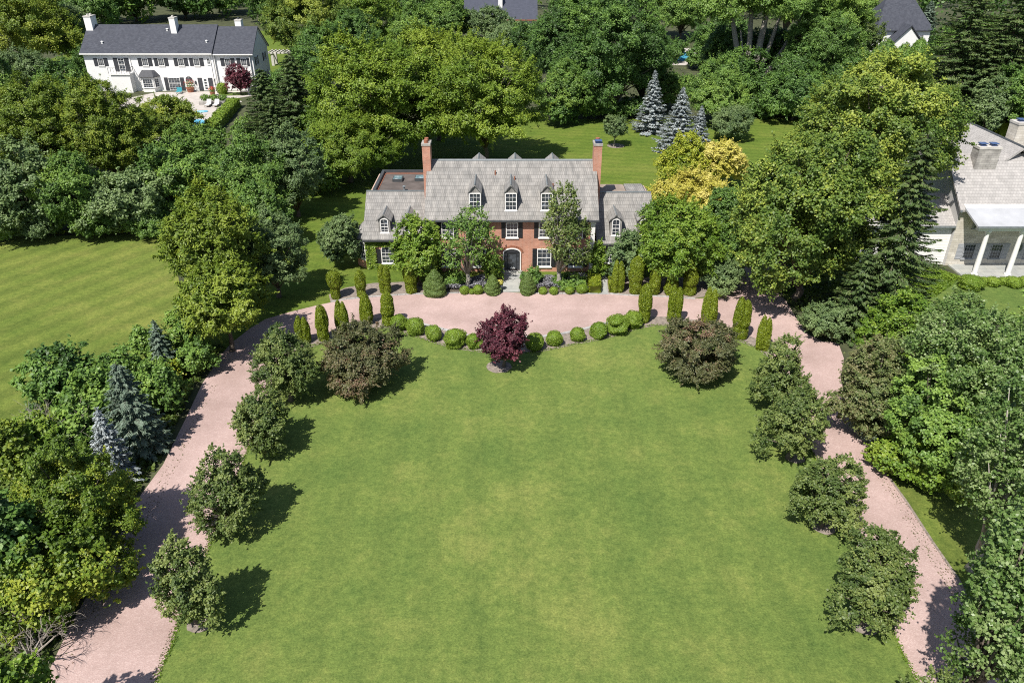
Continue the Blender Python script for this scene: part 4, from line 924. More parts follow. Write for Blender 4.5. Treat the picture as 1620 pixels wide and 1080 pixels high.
for i, (cx, r, lab) in enumerate(((1537, 20, 'widest clipped mound below the first porch column'), (1557, 8, 'small clipped mound tucked beside the widest mound'), (1571, 12, 'clipped mound below the second porch column'), (1587, 8, 'small clipped mound past the second porch column'), (1603, 14, 'clipped mound near the frame edge below the oval window'), (1622, 12, 'clipped mound at the far end of the porch row'))):
    clipped('clipped_mound', 'box', cx, 437+(0 if r > 15 else 2), 437+r*.75+8, 2*r, BALL, lab, 'shrub', 'clipped mounds below the stone porch', leaf=.12, dens=3000, lump=.05)
clipped('clipped_mound', 'box', 351, 130.5, 150, 16, BALL, 'round clipped shrub between the black door and the purple leaved tree', 'shrub', None, leaf=.25, dens=500)

# ---- trees on the lawn
LG = 'matching trees round the front lawn'
for cx, yt, wp, by, lab, sd in (
    (289, 826, 118, 984, 'lawn tree with a mulch ring beside the bare dead branches, lowest along the western drive', 1),
    (355, 684, 112, 836, 'lawn tree on the western drive, second up from the mulch ringed one', 2),
    (406, 588, 106, 712, 'lawn tree on the western drive, between the second one and the crabapple', 3),
    (448, 488, 112, 634, 'lawn tree on the western drive closest to the pointed arborvitae', 4),
    (1390, 800, 138, 985, 'lawn tree with the largest mulch ring on the eastern drive', 5),
    (1316, 693, 112, 833, 'lawn tree on the eastern drive, second up from the largest ring', 6),
    (1264, 572, 106, 725, 'lawn tree on the eastern drive, across from the brown shrub', 7),
    (1238, 504, 94, 652, 'lawn tree on the eastern drive closest to the pointed arborvitae', 8),
    (1474, 1026, 190, 1240, 'lawn tree cut off by the lower edge of the picture', 9)):
    tree('lawn_tree', 'linden', cx, yt, wp, by, lab, group=LG, seed=sd, taper=.62, cb=.045)
tree('crabapple', 'crab', 570, 501, 142, 610, 'spreading brown crabapple in front of the pointed arborvitae on the ivy wing side', seed=21, cb=0)
tree('crabapple', 'crab', 1106, 497, 132, 590, 'spreading purple brown crabapple in front of the arborvitae by the eastern drive', seed=22, cb=0)
tree('crabapple', 'crab', 1388, 520, 124, 690, 'large olive brown crabapple across the drive from the lawn trees', seed=23, cb=.02, mat='bronze')
tree('purple_maple', 'purple', 797, 483, 82, 580, 'dark purple maple on a mulch ring in the middle of the lawn edge', seed=24, taper=.2)
tree('purple_maple', 'purple', 377, 101, 46, 150, 'small dark purple tree in front of the white house', seed=25, cb=.1)

# ---- planting against the house
tree('young_tree', 'young', 738, 300, 88, 452, 'open young tree in front of the brick wall on the ivy side of the door', seed=31, taper=.55, cover=.7, bark='pale_bark')
tree('young_tree', 'young', 886, 278, 96, 452, 'taller open young tree in front of the brick wall past the door', seed=32, taper=.55, cover=.82, mat='linden', bark='pale_bark')
tree('magnolia', 'bright', 660, 336, 84, 452, 'spreading bright green magnolia hiding the joint of house and ivy wing', seed=33, cb=.02)
tree('shrub', 'shrub', 779, 401, 34, 442, 'leafy bright shrub against the brick wall just before the door arch', 'shrub', seed=34, limbs=False, cb=0)
tree('shrub', 'shrub', 842, 422, 32, 448, 'low leafy shrub behind the rounded conifer past the front door', 'shrub', seed=35, limbs=False, mat='mid', cb=0)
tree('shrub', 'shrub', 900, 432, 56, 450, 'wide dark green shrub under the taller open young tree', 'shrub', seed=36, limbs=False, mat='mid', cb=0)
tree('shrub', 'shrub', 716, 430, 44, 448, 'wide shrub under the open young tree beside the magnolia', 'shrub', seed=37, limbs=False, mat='mid', cb=0)
tree('shrub', 'shrub', 946, 382, 28, 440, 'yellowish climbing shrub at the brick corner by the side walk', 'shrub', seed=38, limbs=False, mat='bright', cb=0)
tree('shrub', 'greygreen', 540, 331, 66, 424, 'big dense dark shrub at the bay end of the ivy wing', 'shrub', seed=39, limbs=False, cover=3.4, cb=0)
tree('shrub', 'mid', 993, 358, 64, 448, 'dark green small tree between the far wing dormer and the side walk', 'shrub', seed=40, mat='greygreen', limbs=False, cb=0)
tree('hornbeam', 'bright', 1068, 300, 142, 447, 'bright green round tree at the corner of the far wing', seed=41, cover=3.0, cb=.05)
tree('shrub', 'greygreen', 1140, 402, 84, 458, 'dull green shrub between the bright round tree and the gravel turn', 'shrub', seed=42, limbs=False, cb=0)
def scatter(name, label, cat, polys, n, size, hgt, mat, kind=None, group=None, seed=1, parts=None):
    rng = np.random.default_rng(seed); out = []
    for poly in polys:
        pts = np.array(P(*poly)); lo, hi = pts.min(0), pts.max(0); k = 0; m = n*4
        c_ = rng.uniform(lo, hi, (m, 2)); x, y = c_[:, 0], c_[:, 1]; ins = np.zeros(m, bool); j = len(pts)-1
        for i in range(len(pts)):
            xi, yi = pts[i]; xj, yj = pts[j]
            cnd = ((yi > y) != (yj > y)) & (x < (xj-xi)*(y-yi)/(yj-yi+1e-12)+xi); ins ^= cnd; j = i
        out.append(c_[ins][:n])
    c_ = np.concatenate(out); m = len(c_)
    cl = np.sin(c_[:, 0]*2.1+1)+np.sin(c_[:, 1]*2.7)+np.sin(c_[:, 0]*.9-c_[:, 1]*1.3); z = hgt*(.5+.25*np.clip(cl, -1.6, 2))*rng.uniform(.35, 1, m)
    Pp = np.stack([c_[:, 0], c_[:, 1], z+.03], 1); o0 = Pp.mean(0)*np.array([1, 1, 0])
    Nn = np.array([0, 0, .8])+rng.normal(size=(m, 3))*.5
    return tag(link(name, leaf_mesh(name, Pp-o0, Nn, size*rng.uniform(.7, 1.4, m), size*.55*rng.uniform(.7, 1.3, m), rng, np.clip(rng.normal(.5, .2, m)+.1*cl, 0, 1)), FM[mat], loc=tuple(o0)), label, cat, group, kind)
scatter('lavender', 'silvery lavender under the open young trees along the brick wall', 'lavender', [[(694, 441), (772, 441), (772, 457), (700, 461)], [(846, 441), (932, 441), (934, 458), (850, 458)]], 5200, .16, .62, 'silver', 'stuff', seed=51)
def ivy(name, label, rects, Y, holes, n, seed, facing='f'):
    rng = np.random.default_rng(seed); out = []
    for (x0, x1, z0, z1) in rects: out.append(np.stack([rng.uniform(x0, x1, n), rng.uniform(z0, z1, n)], 1))
    c_ = np.concatenate(out); keep = np.ones(len(c_), bool)
    for (x0, x1, z0, z1) in holes: keep &= ~((c_[:, 0] > x0) & (c_[:, 0] < x1) & (c_[:, 1] > z0) & (c_[:, 1] < z1))
    c_ = c_[keep]; m = len(c_); lump = .12+.08*np.sin(c_[:, 0]*3.1)*np.sin(c_[:, 1]*2.7)+.05*np.sin(c_[:, 0]*7)
    Pp = np.stack([c_[:, 0], Y-lump*rng.uniform(.2, 1, m)-.03, c_[:, 1]], 1)
    Nn = np.array([0, -.8, .55])+rng.normal(size=(m, 3))*.45; o0 = np.array([c_[:, 0].mean(), Y, 0])
    tag(link(name, leaf_mesh(name, Pp-o0, Nn, .2*rng.uniform(.7, 1.3, m), .17*rng.uniform(.7, 1.3, m), rng, np.clip(rng.normal(.5, .18, m)+.4*lump, 0, 1)), FM['ivy'], loc=tuple(o0)), label, 'ivy')
ivy('ivy', 'dense ivy covering the low wing wall around its shuttered window', [(-14.15, -8.5, 0, 3.15)], 68.3, [(-13.2, -11.0, .58, 2.42)], 6500, 61)
ivy('ivy', 'ivy climbing the brick corner below the white pilaster by the side walk', [(8.0, 9.0, 0, 2.4)], 68.7, [(9.05, 10.1, .4, 2.3)], 900, 62)
ivy('ivy', 'ivy on the brick wall between the magnolia and the first window', [(-7.9, -6.9, 0, 4.6)], 67.7, [], 900, 63)

# ---- behind the house
for cx, yt, wp, by, lab, sd in ((596, 48, 236, 262, 'tallest spreading yellow green locust behind the ivy wing', 71), (766, 62, 206, 262, 'wide yellow green locust directly behind the brick house roof', 72), (548, 170, 150, 288, 'low drooping yellow green locust beside the flat roof', 73), (690, 40, 190, 222, 'middle yellow green locust rising between the two wider ones', 74)):
    tree('locust_tree', 'locust', cx, yt, wp, by, lab, seed=sd, cb=.13 if sd != 73 else .04, group='locusts behind the brick house', trunk_r=.34)
conifer('blue_spruce', 1031, 110, 68, 209, 'silver blue spruce standing alone on the back lawn', 'blue', 1.4, droop=.22, power=1.0)
conifer('blue_spruce', 1074, 136, 92, 241, 'largest silver blue spruce behind the golden shrubs', 'blue', 1.4, droop=.22, power=1.0)
conifer('blue_spruce', 1106, 168, 44, 226, 'small silver blue spruce touching the largest one', 'blue', 1.4, droop=.22, power=1.0)
tree('small_tree', 'greygreen', 973, 180, 40, 232, 'small grey green tree in a mulch ring on the back lawn', seed=75, cb=.25, bark='pale_bark')
ring(974, 231, 1.3)
tree('shrub', 'greygreen', 1156, 163, 68, 222, 'rounded olive grey shrub past the small blue spruce', 'shrub', seed=76, limbs=False, cb=0)
tree('golden_shrub', 'gold', 1096, 268, 118, 338, 'broad golden yellow shrub behind the bright green round tree', 'shrub', seed=77, limbs=False, cb=0)
tree('golden_shrub', 'yellowgreen', 1084, 212, 88, 292, 'yellow green shrub in front of the largest blue spruce', 'shrub', seed=78, limbs=False, cb=0)
tree('golden_shrub', 'yellowgreen', 1143, 215, 70, 296, 'golden tipped shrub between the golden mass and the great maple', 'shrub', seed=79, limbs=False, mat='gold', cb=0)
tree('maple_tree', 'maple', 1392, 90, 256, 404, 'upper great maple with yellowish new growth in front of the stone house', seed=81, cb=.34)
tree('maple_tree', 'maple', 1288, 172, 268, 474, 'lower great maple overhanging the gravel turn', seed=82, cb=.02)
conifer('norway_spruce', 1410, 206, 172, 516, 'tall dark drooping spruce in front of the clapboard wing', 'spruce', 1.9, power=.6)
conifer('norway_spruce', 1352, 392, 96, 530, 'short dark spruce skirt below the lower great maple', 'spruce', 1.4, power=.7)
tree('shrub', 'greygreen', 1309, 478, 76, 536, 'rounded dull green shrub at the gravel turn under the spruce', 'shrub', seed=83, limbs=False, cover=3.2, mat='greygreen', cb=0)

# ---- wood along the eastern drive
tree('poplar_tree', 'poplar', 1545, 446, 236, 735, 'broad poplar with flickering pale leaves below the stone porch', seed=91, bark='pale_bark', cover=1.8)
tree('broadleaf_tree', 'bright', 1478, 545, 150, 744, 'bright green tree between the olive crabapple and the poplars', seed=92, cover=2.6, mat='mid')
tree('broadleaf_tree', 'bright', 1412, 450, 110, 600, 'low bright tree behind the olive crabapple and below the dark spruce', seed=98, cover=2.6, cb=.02)
tree('poplar_tree', 'poplar', 1605, 560, 170, 900, 'tall poplar with pale twigs rising at the frame edge', seed=93, bark='pale_bark', cover=.95)
tree('poplar_tree', 'poplar', 1592, 760, 160, 1150, 'poplar overhanging the lower drive with pale bare twigs', seed=94, bark='bark', cover=1.1)
tree('poplar_tree', 'poplar', 1668, 640, 170, 1060, 'outermost poplar mostly beyond the frame edge', seed=99, bark='bark', cover=1.1)
tree('shrub', 'bright', 1424, 690, 84, 752, 'sunlit low bright shrub at the drive bend below the crabapple', 'shrub', seed=95, limbs=False, cb=0)
tree('shrub', 'bright', 1500, 690, 120, 772, 'sunlit spreading shrub under the bright tree beside the verge', 'shrub', seed=96, limbs=False, cb=0)
tree('shrub', 'mid', 1378, 655, 50, 690, 'low blue green juniper at the drive edge under the crabapple', 'shrub', seed=97, limbs=False, mat='bluegreen', cb=0)

# ---- wood along the western drive
tree('walnut_tree', 'walnut', 335, 283, 172, 500, 'tall bright walnut with drooping tufts beside the side lawn', seed=101)
tree('walnut_tree', 'walnut', 350, 398, 160, 555, 'lower bright walnut whose trunk stands at the drive edge', seed=102, cb=.2)
tree('broadleaf_tree', 'greygreen', 430, 326, 120, 470, 'grey green airy tree between the walnut and the house lawn', seed=103, cover=1.9, mat='greygreen')
tree('broadleaf_tree', 'mid', 398, 210, 130, 352, 'mid green tree behind the tall walnut below the clipped hedge', seed=104, cb=0)
tree('broadleaf_tree', 'mid', 462, 196, 110, 342, 'dense mid green tree beside the drooping locust', seed=105, mat='greygreen', cb=0)
tree('broadleaf_tree', 'mid', 415, 280, 90, 390, 'small tree tucked in behind the grey green airy tree', seed=111, mat='mid')
tree('broadleaf_tree', 'dark', 205, 258, 150, 368, 'dark bluish round tree at the top edge of the side lawn', seed=106, cover=3, mat='greygreen', cb=0)
tree('broadleaf_tree', 'dark', 282, 220, 130, 345, 'dark round tree between the bluish tree and the tall walnut', seed=107, cover=3, mat='mid', cb=0)
tree('broadleaf_tree', 'mid', 120, 235, 120, 372, 'mid green tree at the top edge of the side lawn, beside the bluish round tree', seed=108, cb=0)
tree('broadleaf_tree', 'dark', 30, 218, 140, 376, 'dark silvery tree at the corner of the side lawn', seed=109, mat='greygreen', cb=0)
tree('broadleaf_tree', 'dark', -70, 200, 160, 376, 'dark tree mostly beyond the frame at the corner of the side lawn', seed=112, cb=0)
tree('olive_tree', 'olive', 168, 108, 130, 300, 'olive green tree in front of the white house balcony', seed=113, cb=0)
tree('olive_tree', 'olive', 60, 92, 150, 300, 'large olive green tree nearest the frame edge above the side lawn', seed=114, mat='olive', cb=0)
tree('broadleaf_tree', 'olive', 212, 168, 110, 262, 'olive tree leaning over the pool below the white house', seed=115, mat='olive')
tree('golden_tree', 'olive', 268, 146, 106, 222, 'yellow green tree over the pool in front of the french doors', seed=116, mat='olive', cb=.05)
tree('broadleaf_tree', 'olive', 292, 190, 84, 262, 'small yellow green tree between the pool and the clipped hedge', seed=117, mat='mid')
conifer('norway_spruce', 426, 106, 100, 246, 'dark spruce beside the gable of the white house', 'spruce', 1.9, power=.6)
conifer('norway_spruce', 472, 84, 130, 246, 'dark spruce between the white house and the tall locust', 'spruce', 1.9, power=.6)
conifer('norway_spruce', 440, 146, 110, 266, 'shorter dark spruce between the two taller ones', 'spruce', 1.5, power=.7)
tree('broadleaf_tree', 'dark', 92, 540, 116, 652, 'dark green tree against the side lawn above the dead twigs', seed=121, cover=2.9)
tree('broadleaf_tree', 'dark', 150, 568, 112, 672, 'dark tree behind the blue green spruce at the side lawn edge', seed=122, mat='mid')
conifer('green_spruce', 258, 508, 66, 592, 'pale grey green spruce at the edge of the side lawn', 'bluegreen', 1.4)
conifer('green_spruce', 212, 572, 112, 712, 'broad blue green spruce beside the western drive', 'bluegreen', 1.5, power=.7)
conifer('blue_spruce', 178, 646, 78, 760, 'silver blue spruce leaning by the western drive', 'blue', 1.4, droop=.2)
tree('shrub', 'mid', 236, 506, 62, 582, 'dark shrub behind the pale grey green spruce', 'shrub', seed=123, limbs=False, cb=0)
tree('shrub', 'bright', 314, 536, 68, 590, 'bright shrub at the drive edge below the walnut trunk', 'shrub', seed=124, limbs=False, mat='mid', cb=0)
tree('shrub', 'mid', 246, 566, 92, 648, 'mid green shrub beside the broad blue green spruce and the drive', 'shrub', seed=125, limbs=False, cb=0)
tree('shrub', 'yellowgreen', 272, 568, 34, 606, 'small yellow green shrub in front of the pale spruce', 'shrub', seed=126, limbs=False, cb=0)
tree('shrub', 'mid', 186, 546, 84, 630, 'mid green shrub at the side lawn edge behind the broad spruce', 'shrub', seed=127, limbs=False, cb=0)
tree('broadleaf_tree', 'mid', 14, 660, 90, 770, 'mid green tree at the frame edge below the side lawn', seed=128, mat='olive')
tree('broadleaf_tree', 'olive', 116, 692, 190, 872, 'large yellowish green tree beside the silver blue spruce', seed=129, cover=2.9, mat='limelit')
tree('broadleaf_tree', 'bright', 78, 806, 236, 962, 'big yellow green tree shading the lower western drive', seed=130, cover=2.9, mat='limelit')
tree('broadleaf_tree', 'dark', 10, 770, 120, 960, 'dark green tree at the frame edge behind the big yellow green tree', seed=131)
tree('broadleaf_tree', 'mid', 10, 1030, 150, 1230, 'green tree in the lower corner beside the dead branches', seed=132, mat='bright')
def dead(name, px, by, hgt, spread, label, seed, mat='dead_wood', n0=7, lean=(0, 0)):
    rng = random.Random(seed); x, y = G(px, by); o = empty(name, (x, y, 0), label, 'dead tree'); mb = MB()
    def grow(p, d, l, r, lv):
        q = p+d*l*.5+Vector((rng.gauss(0, .05), rng.gauss(0, .05), rng.gauss(0, .04)))*l; e = p+d*l+Vector((rng.gauss(0, .1), rng.gauss(0, .1), rng.gauss(0, .06)))*l
        mb.tube([tuple(p), tuple(q), tuple(e)], [r, r*.75, r*.5], 4)
        if lv:
            for k in range(3 if lv > 1 else 4):
                nd = (d+Vector((rng.gauss(0, .55), rng.gauss(0, .55), rng.gauss(.05, .4)))).normalized(); grow(p+(e-p)*rng.uniform(.45, 1), nd, l*rng.uniform(.5, .78), r*.5, lv-1)
    for i in range(n0):
        a = 2*math.pi*i/n0+rng.uniform(-.3, .3); grow(Vector((0, 0, 0)), Vector((math.cos(a)*spread+lean[0], math.sin(a)*spread+lean[1], 1)).normalized(), hgt*.5, .06, 3)
    link('branch_frame', mb.mesh('branches'), M[mat], o); return o
dead('dead_bush', 48, 1040, 3.4, .8, 'bleached bare dead branches beside the lower western drive', 5, lean=(.5, .2), n0=8)
dead('dead_bush', 100, 725, 4.6, .35, 'bare grey twigs poking out above the large yellowish tree', 6, 'dead_wood', n0=7)
dead('dead_bush', 300, 512, 1.8, .8, 'pale dry twigs on the bare soil beside the walnut', 8, n0=6)

# ---- far rows
FT = [
 ('broadleaf_tree', 'olive', 40, -40, 140, 112, 'olive tree in the top corner before the pale shed', 201, None), ('broadleaf_tree', 'mid', 112, -5, 96, 100, 'grey green tree beside the tall white chimney', 202, 'greygreen'),
 ('broadleaf_tree', 'mid', 30, 72, 90, 140, 'low grey green tree below the pale shed', 203, 'greygreen'),
 ('broadleaf_tree', 'dark', 205, -70, 120, 34, 'dark tree directly behind the tall white chimney', 204, None), ('broadleaf_tree', 'dark', 285, -60, 104, 30, 'dark tree behind the middle of the white house roof', 205, None),
 ('broadleaf_tree', 'mid', 352, -60, 80, 22, 'mid green tree behind the low end of the white house roof', 206, None),
 ('walnut_tree', 'walnut', 480, -30, 150, 112, 'bright tufted tree between the white house and the tall locust', 207, 'maple'), ('broadleaf_tree', 'bright', 575, -30, 110, 84, 'bright green tree behind the tallest locust', 208, None),
 ('broadleaf_tree', 'dark', 645, -40, 80, 62, 'dark narrow tree behind the middle locust', 209, None), ('broadleaf_tree', 'bright', 700, -10, 80, 66, 'mid green tree before the blue grey roof', 210, 'mid'),
 ('broadleaf_tree', 'mid', 742, 10, 50, 64, 'small fine leaved tree below the cream chimney', 211, 'greygreen'), ('broadleaf_tree', 'mid', 812, 32, 86, 76, 'low fine leaved tree below the blue grey roof', 212, 'greygreen'),
 ('broadleaf_tree', 'dark', 886, -20, 108, 148, 'dark tree beside the widest locust', 213, None), ('broadleaf_tree', 'mid', 894, 88, 84, 196, 'mid green feathery tree at the edge of the back lawn', 214, None),
 ('broadleaf_tree', 'dark', 975, -40, 150, 186, 'great dark oak at the edge of the back lawn, behind the lone small tree', 215, None), ('broadleaf_tree', 'dark', 1020, 30, 84, 168, 'dark tree directly behind the lone blue spruce', 216, None),
 ('broadleaf_tree', 'mid', 1052, 104, 50, 176, 'small dark green tree between the two tall blue spruces', 217, None), ('broadleaf_tree', 'mid', 1134, 92, 96, 196, 'mid green tree beside the turquoise pool', 218, None),
 ('broadleaf_tree', 'mid', 1080, -40, 110, 62, 'mid green tree behind the turquoise pool', 219, None), ('broadleaf_tree', 'dark', 1262, 70, 96, 176, 'dark tree at the far edge of the back lawn below the pale trunks', 220, None),
 ('broadleaf_tree', 'mid', 1310, -20, 130, 168, 'large mid green tree before the grey hipped roof', 221, None), ('broadleaf_tree', 'mid', 1362, 10, 72, 96, 'airy brownish green tree against the white gable of the grey roofed house', 222, 'linden'),
 ('broadleaf_tree', 'mid', 1330, -70, 120, 40, 'tree behind the large mid green one, beyond the grey hipped roof', 223, None),
 ('broadleaf_tree', 'dark', 1480, 118, 76, 176, 'rounded grey green tree below the tall dark spruces', 224, 'greygreen'), ('broadleaf_tree', 'dark', 1570, 120, 70, 216, 'dark grey green tree beside the limestone chimney', 225, 'greygreen'),
 ('broadleaf_tree', 'mid', 1250, -80, 90, 60, 'mid green treetop behind the pale trunks', 226, None), ('broadleaf_tree', 'dark', 930, -90, 100, 60, 'dark treetop behind the great dark oak', 227, None),
 ('broadleaf_tree', 'dark', 420, -40, 60, 40, 'narrow dark tree beyond the gable of the white house', 228, None), ('broadleaf_tree', 'mid', 60, -90, 120, 50, 'treetop beyond the olive tree in the top corner', 229, None),
 ('broadleaf_tree', 'dark', 132, -60, 90, 60, 'dark treetop between the corner olive and the tall white chimney', 230, None),
]
for nm, k, cx, yt, wp, by, lab, sd, mt in FT: tree(nm, k, cx, yt, wp, by, lab, seed=sd, mat=mt, cb=.04 if by > 60 else .0)
for cx, yt, wp, by, lab, sd, mt in (
    (925, 60, 120, 176, 'dark oak between the feathery tree and the great dark oak', 401, None), (505, 20, 100, 150, 'dark tree between the dark spruces and the tallest locust', 402, None), (560, 10, 90, 120, 'dark tree peeping over the tallest locust', 403, None),
    (650, 10, 90, 100, 'dark tree peeping over the middle locust', 404, 'mid'), (845, 30, 80, 112, 'dark tree peeping over the widest locust towards the great dark oak', 405, None), (1040, 50, 60, 130, 'slim dark tree on the oak side of the turquoise pool', 406, None),
    (1140, 20, 90, 110, 'dark tree on the cottonwood side of the turquoise pool', 407, None), (1290, 20, 100, 120, 'dark tree between the cottonwood and the large mid green tree', 408, None), (1260, 100, 120, 190, 'broad dark tree overhanging the lawn strip below the cottonwood', 409, None),
    (150, 60, 70, 130, 'dark tree in the shade at the chimney end of the white house', 410, None), (100, 90, 90, 170, 'dark tree behind the two large olive green trees', 411, None), (-40, 60, 120, 200, 'tree mostly outside the frame above the side lawn', 412, 'mid'),
    (1420, 150, 90, 200, 'dark tree between the cedars and the upper great maple', 413, None), (1620, 90, 110, 215, 'dark tree at the frame edge above the big limestone chimney', 414, None), (330, 195, 60, 245, 'low green tree against the clipped hedge by the pool', 415, 'mid')):
    tree('broadleaf_tree', 'dark', cx, yt, wp, by, lab, seed=sd, mat=mt, cb=.0)
# cottonwood with several pale stems showing
def cottonwood():
    X, Y = G(1180, 158); o = empty('cottonwood', (X, Y, 0), 'old cottonwood with several thick pale stems showing under its crown', 'tree'); rng = np.random.default_rng(5)
    tb = MB(); tips = []; sc = scale_at(Y, 8)
    for (dx, dz, r) in ((-44, 19, .62), (-14, 22, .6), (14, 21, .75), (34, 17, .55), (62, 15, .5), (96, 17, .45), (-20, 12, .4)):
        ex = dx/sc; pts = [(0+ex*.12, 0, -.2), (ex*.35, -.3, dz*.25), (ex*.75, -.2, dz*.6), (ex*1.15, .4, dz)]
        tb.tube(pts, [r*1.2, r, r*.7, r*.3], 8); tips.append(np.array(pts[3])); tips.append(np.array(pts[2])+[0, 0, 2])
    tb.smooth = True
    me, tr = crown(rng, 'mid', 128/sc, 6.0, 19.0, sc, 0, 1.9, limbs=True, trunk_r=.3)
    link('crown', me, FM['mid'], o); link('trunk', tb.mesh('trunk'), M['pale_bark'], o)
cottonwood()
for cx, yt, wp, by, lab, mt, p in ((1512, -30, 162, 190, 'tallest dark spruce behind the grey roofed house conifers', 'spruce', .65), (1578, -20, 156, 196, 'dark spruce above the limestone chimney', 'spruce', .65), (1636, -40, 162, 200, 'dark spruce at the frame edge above the limestone chimney', 'spruce', .65),
                                  (1540, 60, 135, 196, 'shorter dark spruce between the two tall ones', 'spruce', .7), (1462, 2, 46, 72, 'blue green spruce against the grey hipped roof', 'bluegreen', .8), (1476, 64, 60, 140, 'broad dark spruce below the blue green spruce', 'spruce', .7)):
    conifer('norway_spruce' if mt == 'spruce' else 'green_spruce', cx, yt, wp, by, lab, mt, 1.8, power=p*.85)
for cx, yt, wp, by, lab in ((1400, 62, 36, 116, 'tall green cedar in front of the grey roofed house, the one by the great maple'), (1428, 68, 34, 120, 'tall green cedar in the middle below the grey hipped roof'), (1452, 60, 34, 118, 'tall green cedar nearest the broad dark spruce')):
    clipped('cedar', 'mid', cx, yt, by, wp, CONE, lab, 'cedar', 'cedars before the grey roofed house', leaf=.5, dens=160, lump=.08)
for cx, yt, wp, by, lab, sd in ((940, 140, 70, 190, 'low undergrowth shrub at the foot of the great dark oak', 301), (1010, 150, 60, 184, 'low dark shrub in the shade behind the lone blue spruce', 302), (1090, 118, 50, 150, 'low bright shrub before the turquoise pool', 303), (1205, 118, 110, 172, 'dark shrub bank under the pale stems', 304), (1185, 150, 70, 182, 'dark green shrub at the far lawn edge beside the olive grey shrub', 305), (1340, 80, 90, 180, 'dark shrub behind the upper great maple', 306), (445, 246, 90, 300, 'green shrub below the shorter dark spruce', 307), (360, 232, 70, 300, 'green shrub at the foot of the clipped hedge', 308), (505, 225, 60, 310, 'green shrub between the dense tree and the drooping locust', 309)):
    tree('shrub', 'dark', cx, yt, wp, by, lab, 'shrub', seed=sd, limbs=False, cb=0, mat='mid' if sd in (303, 307, 308, 309) else None)
for cx, yt, wp, by, lab, sd in ((884, 150, 60, 200, 'low leafy shrub at the locust end of the far lawn edge', 321), (1215, 140, 80, 182, 'dark rounded shrub at the far lawn edge below the pale stems', 322), (1268, 140, 80, 186, 'broad dark shrub at the far lawn edge behind the great maples', 323), (985, 158, 46, 186, 'small dark shrub in the shade of the great dark oak trunk', 324), (1520, 140, 80, 190, 'dark shrub behind the broad yellow green hedge', 325), (1570, 160, 70, 206, 'dark shrub between the yellow green hedge and the tall dark spruces', 326)):
    tree('shrub', 'dark', cx, yt, wp, by, lab, 'shrub', seed=sd, limbs=False, cb=0)
for cx, yt, wp, by, lab, sd, mt in ((60, 322, 76, 377, 'rounded bush on the side lawn edge below the dark silvery tree', 331, 'greygreen'), (150, 326, 80, 377, 'rounded bush on the side lawn edge below the mid green tree', 332, 'mid'), (228, 322, 80, 375, 'rounded bush on the side lawn edge beside the tall walnut', 333, 'mid'), (-5, 330, 70, 378, 'rounded bush cut by the frame at the side lawn edge', 334, 'mid')):
    tree('shrub', 'greygreen', cx, yt, wp, by, lab, 'shrub', seed=sd, limbs=False, mat=mt, cb=0)
tree('broadleaf_tree', 'mid', 300, 470, 70, 560, 'green tree between the walnut trunk and the pale grey green spruce', seed=335, cb=0)
tree('broadleaf_tree', 'dark', 128, 610, 110, 716, 'dark green tree between the dead twigs and the broad blue green spruce', seed=336, cb=0, mat='mid')
tree('broadleaf_tree', 'mid', 60, 640, 100, 740, 'mid green tree at the side lawn edge beyond the bare twigs', seed=337, cb=0, mat='bright')
tree('broadleaf_tree', 'dark', 1062, 60, 60, 96, 'dark tree drooping over the far side of the turquoise pool', seed=338, cb=0)
tree('broadleaf_tree', 'dark', 1110, 70, 46, 110, 'narrow dark tree hanging over the cottonwood end of the turquoise pool', seed=339, cb=0)
tree('broadleaf_tree', 'mid', 780, 4, 64, 70, 'fine leaved tree half hiding the cream chimney house', seed=340, cb=0, mat='greygreen')
for cx, yt, wp, by, lab, sd in ((1150, 20, 84, 146, 'dark tree just behind the thick pale stems, on the pool side', 351), (1215, 30, 90, 140, 'dark tree just behind the thick pale stems, on the maple side', 352), (1545, 10, 130, 158, 'broad dark tree behind the tall dark spruces', 353), (1610, 0, 120, 160, 'broad dark tree at the frame edge behind the tall dark spruces', 354), (1496, 40, 80, 130, 'dark tree filling the gap beside the blue green spruce', 355), (455, 96, 70, 160, 'dark tree half hiding the stone pergola', 356), (1175, 70, 90, 176, 'dark leafy tree at the foot of the cottonwood', 357)):
    tree('broadleaf_tree', 'dark', cx, yt, wp, by, lab, seed=sd, cb=0)
for cx, yt, wp, by, lab, sd in ((392, 180, 58, 242, 'dense shrub between the clipped hedge and the dark spruce', 361), (500, 150, 60, 250, 'dense shrub between the dark spruce and the tallest locust', 362)):
    tree('shrub', 'mid', cx, yt, wp, by, lab, 'shrub', seed=sd, limbs=False, cb=0)
tree('shrub', 'mid', 1152, 292, 76, 382, 'green shrub between the broad golden shrub and the lower great maple', 'shrub', seed=371, limbs=False, cb=0)
tree('shrub', 'mid', 1172, 346, 66, 436, 'green shrub under the outer boughs of the lower great maple', 'shrub', seed=372, limbs=False, cb=0)
tree('broadleaf_tree', 'mid', 1610, 452, 130, 690, 'mid green tree at the frame edge between the two tall poplars', seed=373, cb=0)
scatter('leaf_litter', 'fallen brown leaves and twigs strewn along the gravel drive edges', 'leaf litter', [[(85, 1050), (115, 990), (190, 860), (265, 735), (330, 607), (345, 607), (280, 740), (215, 870), (140, 1000), (110, 1060)], [(1396, 746), (1434, 796), (1516, 920), (1580, 1070), (1555, 1070), (1495, 925), (1415, 800), (1382, 746)], [(1170, 440), (1230, 440), (1250, 500), (1190, 470)], [(250, 1075), (345, 832), (338, 830), (238, 1075)]], 420, .11, .012, 'crab', 'stuff', seed=58)
